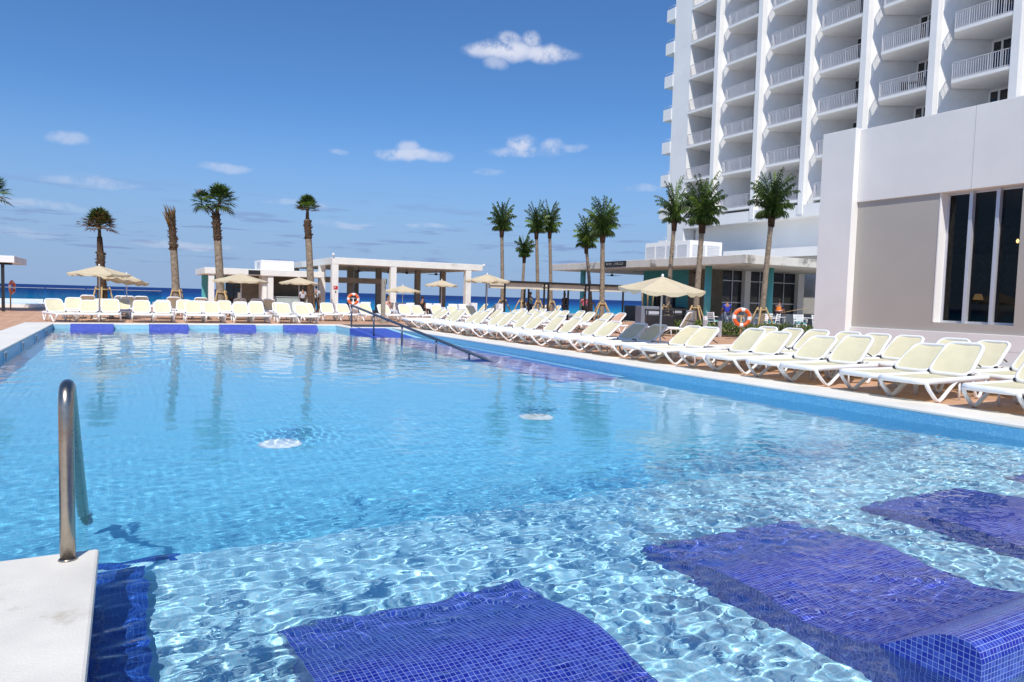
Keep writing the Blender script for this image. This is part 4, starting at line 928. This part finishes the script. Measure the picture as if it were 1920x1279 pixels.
# skimmer openings on the left pool wall
for i, yy in enumerate((18.6, 21.6, 24.6, 27.6)):
    e = empty('skimmer_box', (XL, yy, -.13), 0, 'square wall fitting on the left pool wall, %s from the far corner' % nth(3 - i), 'wall fitting', 'square fittings on the left pool wall')
    q = MB(); q.box(.001, .03, -.17, .17, -.11, .06); q.build('frame', RAILW, e); q = MB(); q.box(.031, .036, -.11, .11, -.08, .035); q.build('flap', M['grey_steel'], e)

# ------------------------------------------------------------------ LIFEBUOYS
ORG = plain('orange_buoy', (0.78, 0.13, 0.02), 0.45, var=.08); 
def lifebuoy(x, y, z, r, rz, label, postx=0, wooden=False, fade=False):
    e = empty('lifebuoy_stand', (x, y, 0), rz, label, 'life ring', 'orange and white life rings')
    q = MB(); q.tube([(postx, .08, 0), (postx, .08, z + .05)], .035, 8); q.tube([(-.22, .07, z + .05), (.22, .07, z + .05)], .025, 6); q.build('post', STAKE if wooden else ALU, e)
    q = MB(); n = 40; rings = []
    for i in range(n):
        a = 2 * math.pi * i / n; c = Vector((math.cos(a) * r, 0, z + math.sin(a) * r)); o = Vector((math.cos(a), 0, math.sin(a)))
        rings.append([q.b.verts.new(c + o * math.cos(b_) * .075 + Vector((0, 1, 0)) * math.sin(b_) * .06) for b_ in np.linspace(0, 2 * math.pi, 10, endpoint=False)])
    for i in range(n):
        A, B = rings[i], rings[(i + 1) % n]; white = ((i + 2) % 10) < 3
        for k in range(10): q.face([A[k], A[(k + 1) % 10], B[(k + 1) % 10], B[k]], smooth=True, mi=1 if white else 0)
    q.build('ring', [ORG, PLAST], e)
    q = MB(); q.tube([(math.cos(2 * math.pi * i / 16) * (r + .085), 0, z + math.sin(2 * math.pi * i / 16) * (r + .085)) for i in range(16)], .008, 4, closed=True); q.build('rope', PLAST, e)
    return e
lifebuoy(21.1, 20.0, .86, .30, R(-25), 'orange and white life ring on a post before the green shrubs', wooden=True)
lifebuoy(12.35, 43.2, 1.02, .29, R(-15), 'orange and white life ring beside the open pavilion column')
lifebuoy(-5.25, 45.6, 1.20, .30, R(77), 'red life ring seen edge-on near the left glass railing', wooden=True)
# shower post
e = empty('shower_post', (10.9, 33.0, 0), 0, 'weathered timber shower post standing at the ramp end', 'shower')
q = MB(); q.box(-.09, .09, -.09, .09, 0, 2.1); q.build('post', TIMB, e, bevel=.01); q = MB(); q.tube([(0, -.09, 1.95), (0, -.28, 1.97)], .015, 6); q.lathe([(.06, 1.93), (.02, 1.97)], (0, -.28, 0), n=12); q.build('shower_head', M['steel'], e)
q = MB(); q.box(-.16, .22, -.16, .16, 0, .03); q.build('base_plate', TIMB, e)

# ------------------------------------------------------------------ BLACK PERGOLAS
VAL = sling_mat('cream_canvas_valance', (0.78, 0.74, 0.62))
for i, (xa, xb, lab) in enumerate(((19.55, 22.35, 'black framed pergola with cream valance, left of three'), (22.55, 25.35, 'black framed pergola with cream valance, middle of three'), (25.55, 28.3, 'black framed pergola with cream valance, right of three'))):
    e = empty('pergola', (xa, 36.9, 0), 0, lab, 'pergola', 'black framed canvas pergolas'); w = xb - xa
    for (px_, py_) in ((0, 0), (w - .09, 0), (0, 2.4), (w - .09, 2.4)): q = MB(); q.box(px_, px_ + .09, py_, py_ + .09, 0, 2.26); q.build('post', BLACK, e)
    q = MB(); q.box(-.02, w + .02, -.02, .11, 2.261, 2.38); q.box(-.02, w + .02, 2.38, 2.51, 2.261, 2.38); q.box(-.02, .11, .111, 2.379, 2.261, 2.38); q.box(w - .11, w + .02, .111, 2.379, 2.261, 2.38)
    for k in range(7): q.box(.111, w - .111, .3 + k * .3, .34 + k * .3, 2.30, 2.36)
    q.build('roof_frame', BLACK, e)
    q = MB(); q.box(.1, w - .1, .15, .17, 1.93, 2.255); q.build('valance', VAL, e); q = MB(); q.box(.1, w - .1, 2.30, 2.32, 1.93, 2.255); q.build('valance', VAL, e)

# ------------------------------------------------------------------ BINS, BOLLARDS, PLANTER
def bins(x, y, rz, label, n=2):
    for k in range(n):
        e = empty('litter_bin', (x + k * .62 * math.cos(rz), y + k * .62 * math.sin(rz), 0), rz, label[k], 'litter bin', 'black litter bins')
        q = MB(); q.box(-.28, .28, -.28, .28, 0, .80); q.build('body', BLACK, e, bevel=.02)
        q = MB(); q.box(-.30, .30, -.30, .30, .98, 1.05); [q.box(a, a + .04, b_, b_ + .04, .80, .98) for a in (-.29, .25) for b_ in (-.29, .25)]; q.build('lid', BLACK, e, bevel=.01)
        q = MB(); q.box(-.22, .22, -.305, -.30, .84, .96); q.build('notice', ALU if k == 0 else BLACK, e)
bins(20.35, 24.45, R(-28), ('black litter bin left of the grey cylinder, the one with silver notice', 'black litter bin just left of the grey cylinder, without notice'))
bins(24.3, 27.4, R(-28), ('black litter bin between the parasol pole and a palm, left one', 'black litter bin between the parasol pole and a palm, right one'))
for x, y, h, r, lab in ((21.3, 23.1, 1.05, .19, 'thick grey ribbed cylinder bollard beside the black bins'),):
    e = empty('cylinder_bollard', (x, y, 0), 0, lab, 'bollard'); q = MB(); q.lathe([(r, 0), (r, h - .02), (r - .02, h)] , n=24); q.build('body', plain('ribbed_grey', (0.20, 0.20, 0.21), .6, var=.15), e)
    q = MB(); [q.lathe([(r + .008, .1 + k * .12), (r + .008, .13 + k * .12)], n=24) for k in range(8)]; q.build('bands', plain('grey_band', (0.26, 0.26, 0.28), .5), e)
for i, (x, y, lab) in enumerate(((21.1, 22.0, 'slim white bollard light beside the parasol pole'), (21.55, 21.6, 'slim grey bollard light with dark head before the shrubs'), (19.6, 37.5, 'white square pillar by the sea, left of the pergolas'), (18.3, 38.5, 'white square pillar by the sea, nearer the pavilion'))):
    e = empty('bollard_light', (x, y, 0), 0, lab, 'bollard', 'white bollards and pillars'); w = .06 if i < 2 else .19; h = .85 if i < 2 else 1.0
    q = MB(); q.box(-w, w, -w, w, 0, h - .18); q.build('body', ALU if i < 2 else PLAST, e, bevel=.01); q = MB(); q.box(-w, w, -w, w, h - .178, h); q.build('head', M['grey_steel'] if i == 1 else PLAST, e)
e = empty('planter_box', (22.3, 27.2, 0), R(-20), 'grey square planter holding timber stakes, behind the black bins', 'planter'); q = MB(); q.box(-.45, .45, -.45, .45, 0, 1.15); q.build('box', plain('grey_planter', (.20, .22, .27), .6), e, bevel=.02)
for k in range(3): q = MB(); q.tube([(-.25 + .25 * k, 0, 1.15), (-.32 + .32 * k, 0, 2.3)], .04, 6); q.build('stake', STAKE, e)

# ------------------------------------------------------------------ SHRUBS
SHR = leaf_mat('shrub_green', (0.03, 0.07, 0.02), (0.22, 0.28, 0.05))
b = MB()
b.box(21.2, 26.5, 22.0, 24.3, 0, .05) if False else b.prism([(20.6, 24.2), (24.4, 17.6), (27.6, 19.0), (25.0, 27.6)], 0, .03)
b.build('planting_bed', plain('soil', (.10, .07, .045), .95, var=.4, scale=5), kind='structure')
sh = random.Random(77); spots = []
for k in range(13):
    t_ = k / 12; spots.append((20.9 + 3.8 * t_ + sh.uniform(-.1, .1), 24.9 - 5.5 * t_ + sh.uniform(-.25, .25), sh.uniform(.44, .56)))
for k in range(8): spots.append((22.6 + .42 * k + sh.uniform(-.1, .1), 24.9 - .62 * k + sh.uniform(-.2, .2), sh.uniform(.34, .55)))
for i, (x, y, r) in enumerate(spots):
    e = empty('shrub', (x, y, 0), 0, ('low green shrub, %s from left in front of the bed by the life ring' % nth(i)) if i < 13 else ('green shrub, %s from the left in the back of the bed by the terrace' % nth(i - 13)), 'shrub', 'low shrubs in the planting bed')
    q = MB()
    for k in range(260):
        th, ph = sh.uniform(0, 6.28), math.acos(sh.uniform(-.1, 1)); rr2 = r * (sh.uniform(.35, 1.0) ** .6); c = Vector((rr2 * math.sin(ph) * math.cos(th), rr2 * math.sin(ph) * math.sin(th), .10 + rr2 * math.cos(ph) * 1.15))
        u = Vector((sh.gauss(0, 1), sh.gauss(0, 1), sh.gauss(.6, 1))).normalized() * .055; v = u.cross(Vector((sh.gauss(0, 1), sh.gauss(0, 1), sh.gauss(0, 1)))).normalized() * .028
        q.face([q.b.verts.new(c - u), q.b.verts.new(c + v), q.b.verts.new(c + u), q.b.verts.new(c - v)])
    q.build('leaves', SHR, e); q = MB(); [q.tube([(0, 0, 0), (sh.uniform(-.15, .15), sh.uniform(-.15, .15), r * .9)], .012, 4) for _ in range(4)]; q.build('stem', TRKD, e)

# ------------------------------------------------------------------ TERRACE AND PAVILION FURNITURE
CUSH = plain('turquoise_cushion', (0.06, 0.42, 0.50), 0.8)
def terrace_chair():
    e = empty('terrace_chair'); 
    for sx in (-1, 1):
        for sy in (-1, 1): q = MB(); q.tube([(sx * .25, sy * .24, 0), (sx * .24, sy * .22, .44)] + ([(sx * .24, .30, .92)] if sy > 0 else []), .022, 6); q.build('leg', PLAST, e)
    q = MB(); q.box(-.25, .25, -.24, .24, .40, .44); q.build('seat', PLAST, e); q = MB(); q.box(-.22, .22, -.22, .20, .441, .50); q.build('cushion', CUSH, e, bevel=.02)
    q = MB(); [q.box(-.23, .23, .235 + .02 * k, .255 + .02 * k, .55 + .095 * k, .62 + .095 * k) for k in range(4)]; q.build('backrest', PLAST, e)
    for sx in (-1, 1): q = MB(); q.tube([(sx * .25, -.24, .44), (sx * .26, -.24, .66), (sx * .26, .26, .68)], .02, 6); q.build('armrest', PLAST, e)
    return learn(e)
tcp = terrace_chair(); first = True
cl = [(28.2, 26.9, 40), (29.0, 26.2, 160), (29.9, 26.2, 200), (30.9, 25.3, -30), (31.6, 24.7, 20), (27.4, 27.9, 90), (30.4, 27.2, 190), (32.4, 24.9, 130), (28.8, 28.1, 30), (33.2, 25.6, -60)]
for i, (x, y, a) in enumerate(cl):
    o = tcp if first else copy_tree(tcp); first = False; o.location = (x, y, 0); o.rotation_euler = (0, 0, R(a))
    tag(o, 'white chair with turquoise cushion on the restaurant terrace, %s of ten from the turquoise column' % nth(i), 'chair', 'white terrace chairs with turquoise cushions')
for i, (x, y, lab) in enumerate(((28.6, 27.4, 'white square terrace table beside the turquoise column'), (30.3, 26.4, 'white square terrace table behind the life ring'), (32.0, 25.6, 'white square terrace table near the worker in the orange vest'))):
    e = empty('terrace_table', (x, y, 0), R(20), lab, 'table', 'white terrace tables'); q = MB(); q.box(-.4, .4, -.4, .4, .72, .75); q.build('top', PLAST, e)
    for sx in (-1, 1):
        for sy in (-1, 1): q = MB(); q.box(sx * .36 - .025, sx * .36 + .025, sy * .36 - .025, sy * .36 + .025, 0, .72); q.build('leg', ALU, e)
# guard rail at the steps down from the terrace
e = empty('terrace_railing', (0, 0, 0), 0, 'thin dark handrail on the low white terrace wall by the grey pier', 'railing')
q = MB(); q.tube([(32.6, 23.2, 1.25), (30.4, 18.6, 1.45)], .02, 6); q.build('rail', M['grey_steel'], e)
for t_ in (0, .5, 1): q = MB(); q.tube([(32.6 - 2.2 * t_, 23.2 - 4.6 * t_, .6), (32.6 - 2.2 * t_, 23.2 - 4.6 * t_, 1.25 + .2 * t_)], .015, 6); q.build('post', M['grey_steel'], e)
e = empty('terrace_wall', (0, 0, 0), 0, 'low white wall closing the restaurant terrace beside the grey pier', 'wall'); q = MB(); q.prism([(32.8, 23.3), (30.4, 18.4), (30.6, 18.3), (33.0, 23.2)], 0, .72); q.build('wall', WHITE, e)
def tub_chair():
    e = empty('tub_chair'); q = MB(); n = 14; A = []
    for zz, r_ in ((.0, .24), (.40, .27), (.84, .33)):
        A.append([q.b.verts.new((r_ * math.cos(a), r_ * math.sin(a), zz)) for a in np.linspace(R(-20), R(200), n)])
    for X_, Y_ in zip(A, A[1:]):
        for k in range(n - 1): q.face([X_[k], X_[k + 1], Y_[k + 1], Y_[k]], smooth=True)
    o = q.build('shell', PLAST, e); md = o.modifiers.new('s', 'SOLIDIFY'); md.thickness = .03
    q = MB(); q.lathe([(.25, .36), (.25, .42)], n=14); q.build('seat', PLAST, e); return learn(e)
tp = tub_chair(); first = True
for i, (x, y) in enumerate(((12.7, 44.2), (13.5, 44.4), (14.9, 44.0), (15.8, 44.4), (17.6, 44.1), (18.4, 44.4), (19.5, 44.2), (20.3, 44.4), (16.7, 45.0))):
    o = tp if first else copy_tree(tp); first = False; o.location = (x, y, 0); o.rotation_euler = (0, 0, R(160 + 30 * (i % 3)))
    tag(o, 'white tub chair, %s of nine before the open pavilion' % nth(i), 'chair', 'white tub chairs before the pavilion')
for i, (x, y, lab) in enumerate(((13.1, 45.0, 'round dark table between the left white tub chairs'), (18.0, 45.0, 'round dark table between the right white tub chairs'))):
    e = empty('bistro_table', (x, y, 0), 0, lab, 'table', 'round dark pavilion tables'); q = MB(); q.lathe([(.35, .70), (.35, .73)], n=18); q.build('top', BLACK, e); q = MB(); q.tube([(0, 0, 0), (0, 0, .70)], .03, 6); q.build('leg', BLACK, e)

# ------------------------------------------------------------------ PEOPLE
SKIN = plain('skin', (0.36, 0.19, 0.12), 0.55, var=.05); HAIR = plain('dark_hair', (0.015, 0.012, 0.01), 0.6)
def cloth(name, c): return plain(name, c, 0.85, var=.1, scale=6)
def skin_mesh(name, J, E, mat, parent, sub=1):
    me = bpy.data.meshes.new(name); ks = list(J); me.from_pydata([J[k][0] for k in ks], [(ks.index(a), ks.index(b_)) for a, b_ in E], []); me.materials.append(mat)
    o = bpy.data.objects.new(name, me); COL.objects.link(o); o.parent = parent
    md = o.modifiers.new('skin', 'SKIN'); md.use_smooth_shade = True
    for k, v in zip(ks, me.skin_vertices[0].data):
        r_ = J[k][1]; v.radius = r_ if isinstance(r_, tuple) else (r_, r_)
    me.skin_vertices[0].data[0].use_root = True
    s2 = o.modifiers.new('sub', 'SUBSURF'); s2.levels = s2.render_levels = sub
    return o
def person(x, y, rz, label, shirt, legs, pose='stand', z=0, reach=0.0, hair=HAIR, skin=SKIN, scale=1.0):
    e = empty('person', (x, y, z), rz, label, 'person'); e.scale = (scale,) * 3
    J = {'pelvis': ((0, 0, .95), (.15, .11)), 'waist': ((0, 0, 1.08), (.135, .10)), 'chest': ((0, 0, 1.30), (.16, .11)), 'neck': ((0, .01, 1.48), .055), 'chin': ((0, -.005, 1.56), (.062, .07)), 'head': ((0, 0, 1.67), (.078, .095)), 'crown': ((0, .01, 1.75), (.05, .06))}
    E = [('pelvis', 'waist'), ('waist', 'chest'), ('chest', 'neck'), ('neck', 'chin'), ('chin', 'head'), ('head', 'crown')]
    for s, k in ((-1, 'l'), (1, 'r')):
        fwd_ = -reach if k == 'r' else -.12 * (reach > 0)
        J['sh' + k] = ((s * .18, 0, 1.40), .062); J['el' + k] = ((s * .25, fwd_ * .35 - .02, 1.14 + .10 * (reach if k == 'r' else 0)), .044)
        J['wr' + k] = ((s * .24, fwd_ - .10, .92 + .30 * (reach if k == 'r' else 0)), .030); J['ha' + k] = ((s * .235, fwd_ - .14, .86 + .30 * (reach if k == 'r' else 0)), (.036, .018)); J['fi' + k] = ((s * .23, fwd_ - .17, .79 + .30 * (reach if k == 'r' else 0)), (.026, .012))
        E += [('chest', 'sh' + k), ('sh' + k, 'el' + k), ('el' + k, 'wr' + k), ('wr' + k, 'ha' + k), ('ha' + k, 'fi' + k)]
        if pose == 'stand':
            J['hp' + k] = ((s * .10, 0, .90), .085); J['kn' + k] = ((s * .11, -.02 * s, .50), .058); J['an' + k] = ((s * .12, .02 * s, .09), .040); J['to' + k] = ((s * .14, .02 * s - .17, .035), (.045, .028))
        else:
            J['hp' + k] = ((s * .10, -.05, .93), .085); J['kn' + k] = ((s * .13, -.48, .93), .060); J['an' + k] = ((s * .13, -.50, .52), .042); J['to' + k] = ((s * .14, -.66, .47), (.045, .028))
        E += [('pelvis', 'hp' + k), ('hp' + k, 'kn' + k), ('kn' + k, 'an' + k), ('an' + k, 'to' + k)]
    off = -.46 if pose == 'sit' else 0
    J = {k: ((v[0][0], v[0][1], v[0][2] + off), v[1]) for k, v in J.items()}
    skin_mesh('body', J, E, skin, e, 2)
    def part(name, keys, mat, grow=.018, cut={}):
        JJ = {}
        for k in keys:
            c, r_ = J[k]; c = cut.get(k, c); JJ[k] = (c, tuple(a + grow for a in r_) if isinstance(r_, tuple) else r_ + grow)
        EE = [(a, b_) for a, b_ in E if a in JJ and b_ in JJ]
        return skin_mesh(name, JJ, EE, mat, e, 2)
    mid = lambda a, b_, t_: tuple(np.array(J[a][0]) * (1 - t_) + np.array(J[b_][0]) * t_)
    part('shirt', ['pelvis', 'waist', 'chest', 'shl', 'shr', 'ell', 'elr'], shirt, .022, {'ell': mid('shl', 'ell', .7), 'elr': mid('shr', 'elr', .7)})
    part('trousers', ['pelvis', 'hpl', 'hpr', 'knl', 'knr', 'anl', 'anr'], legs, .016)
    h = bpy.data.meshes.new('hair'); bm = bmesh.new(); bmesh.ops.create_uvsphere(bm, u_segments=14, v_segments=10, radius=1)
    for v in bm.verts: v.co = Vector((v.co.x * .092, v.co.y * .105 + .018, v.co.z * .10 + 1.70 + off)); 
    for v in list(bm.verts):
        if v.co.y < -.035 and v.co.z < 1.715 + off: bm.verts.remove(v)
    bm.to_mesh(h); bm.free(); h.materials.append(hair); ho = bpy.data.objects.new('hair', h); COL.objects.link(ho); ho.parent = e
    for s in (-1, 1):                                     # simple facial features
        q = MB(); q.lathe([(.006, -.004), (.011, 0), (.006, .004)], (s * .032, -.092, 1.675 + off), n=8); q.build('eye', HAIR, e)
    return e
NAVY = cloth('navy_trousers', (.02, .025, .06)); BLK = cloth('black_trousers', (.015, .015, .016))
person(28.9, 28.5, R(150), 'person seen from behind in a bright blue shirt on the restaurant terrace', cloth('blue_shirt', (.03, .05, .42)), NAVY, scale=.93, reach=.1)
w_ = person(31.6, 27.3, R(120), 'worker in an orange high-visibility vest holding a pole on the terrace', NAVY, NAVY, reach=.45, scale=.95)
J_ = {'a': ((0, 0, .98), (.16, .12)), 'b': ((0, 0, 1.18), (.165, .125)), 'c': ((0, 0, 1.40), (.15, .11))}
skin_mesh('safety_vest', {k: (v[0], tuple(r_ + .035 for r_ in v[1])) for k, v in J_.items()}, [('a', 'b'), ('b', 'c')], emit('orange_vest', (.95, .22, .01), 0.0), w_, 2)
q = MB(); q.lathe([(.205, 1.10), (.207, 1.14)], n=20); q.build('reflective_band', ALU, w_)
e = empty('cleaning_pole', (31.2, 26.9, 0), 0, 'thin pole held out by the worker in the orange vest', 'pole'); q = MB(); q.tube([(0, 0, .95), (1.0, -.9, 1.25)], .014, 6); q.build('shaft', STAKE, e)
person(23.1, 40.0, R(200), 'person in a pale teal top standing behind the middle pergola', cloth('teal_top', (.20, .42, .40)), NAVY, scale=1.0)
person(26.4, 38.6, R(160), 'person in a pink top under the restaurant roof', cloth('pink_top', (.55, .12, .17)), BLK, scale=.97)
WSH = cloth('white_shirt', (.55, .57, .62)); 
person(10.45, 48.6, R(190), 'bar worker in white shirt left of the thick palm trunk', WSH, BLK, scale=.95)
person(11.35, 48.6, R(150), 'bar worker in white shirt and black apron right of the palm', WSH, BLK, scale=1.02)
person(12.75, 49.2, R(200), 'bar worker in dark vest between two pavilion columns', cloth('dark_vest', (.08, .08, .09)), BLK)
person(12.6, 37.3, R(40), 'seated person in a peach top with dark hair, behind the ramp loungers', cloth('peach_top', (.75, .42, .33)), WSH, pose='sit')
person(16.4, 41.9, R(110), 'seated person dressed in black before the pavilion', BLK, BLK, pose='sit')
person(25.7, 39.9, R(100), 'person in dark clothes under the restaurant roof, by the leaning palm', BLK, NAVY)
for i, (x, y, rz, lab) in enumerate(((12.6, 37.3, 40, 'white stool under the seated person in the peach top'), (16.4, 41.9, 110, 'white stool under the seated person in black'))):
    e = empty('stool', (x, y, 0), R(rz), lab, 'stool', 'white stools'); q = MB(); q.box(-.2, .2, -.2, .2, .32, .37); q.build('seat', PLAST, e)
    for sx in (-1, 1):
        for sy in (-1, 1): q = MB(); q.tube([(sx * .18, sy * .18, 0), (sx * .17, sy * .17, .32)], .02, 5); q.build('leg', PLAST, e)
# dark speaker column beside the left thick palm
e = empty('post_light', (5.75, 43.5, 0), 0, 'short dark post right of the lopsided palm trunk', 'post'); q = MB(); q.box(-.07, .07, -.07, .07, 0, 1.25); q.build('body', TIMB, e); q = MB(); q.box(-.08, .08, -.08, .08, 1.25, 1.29); q.build('cap', BLACK, e)
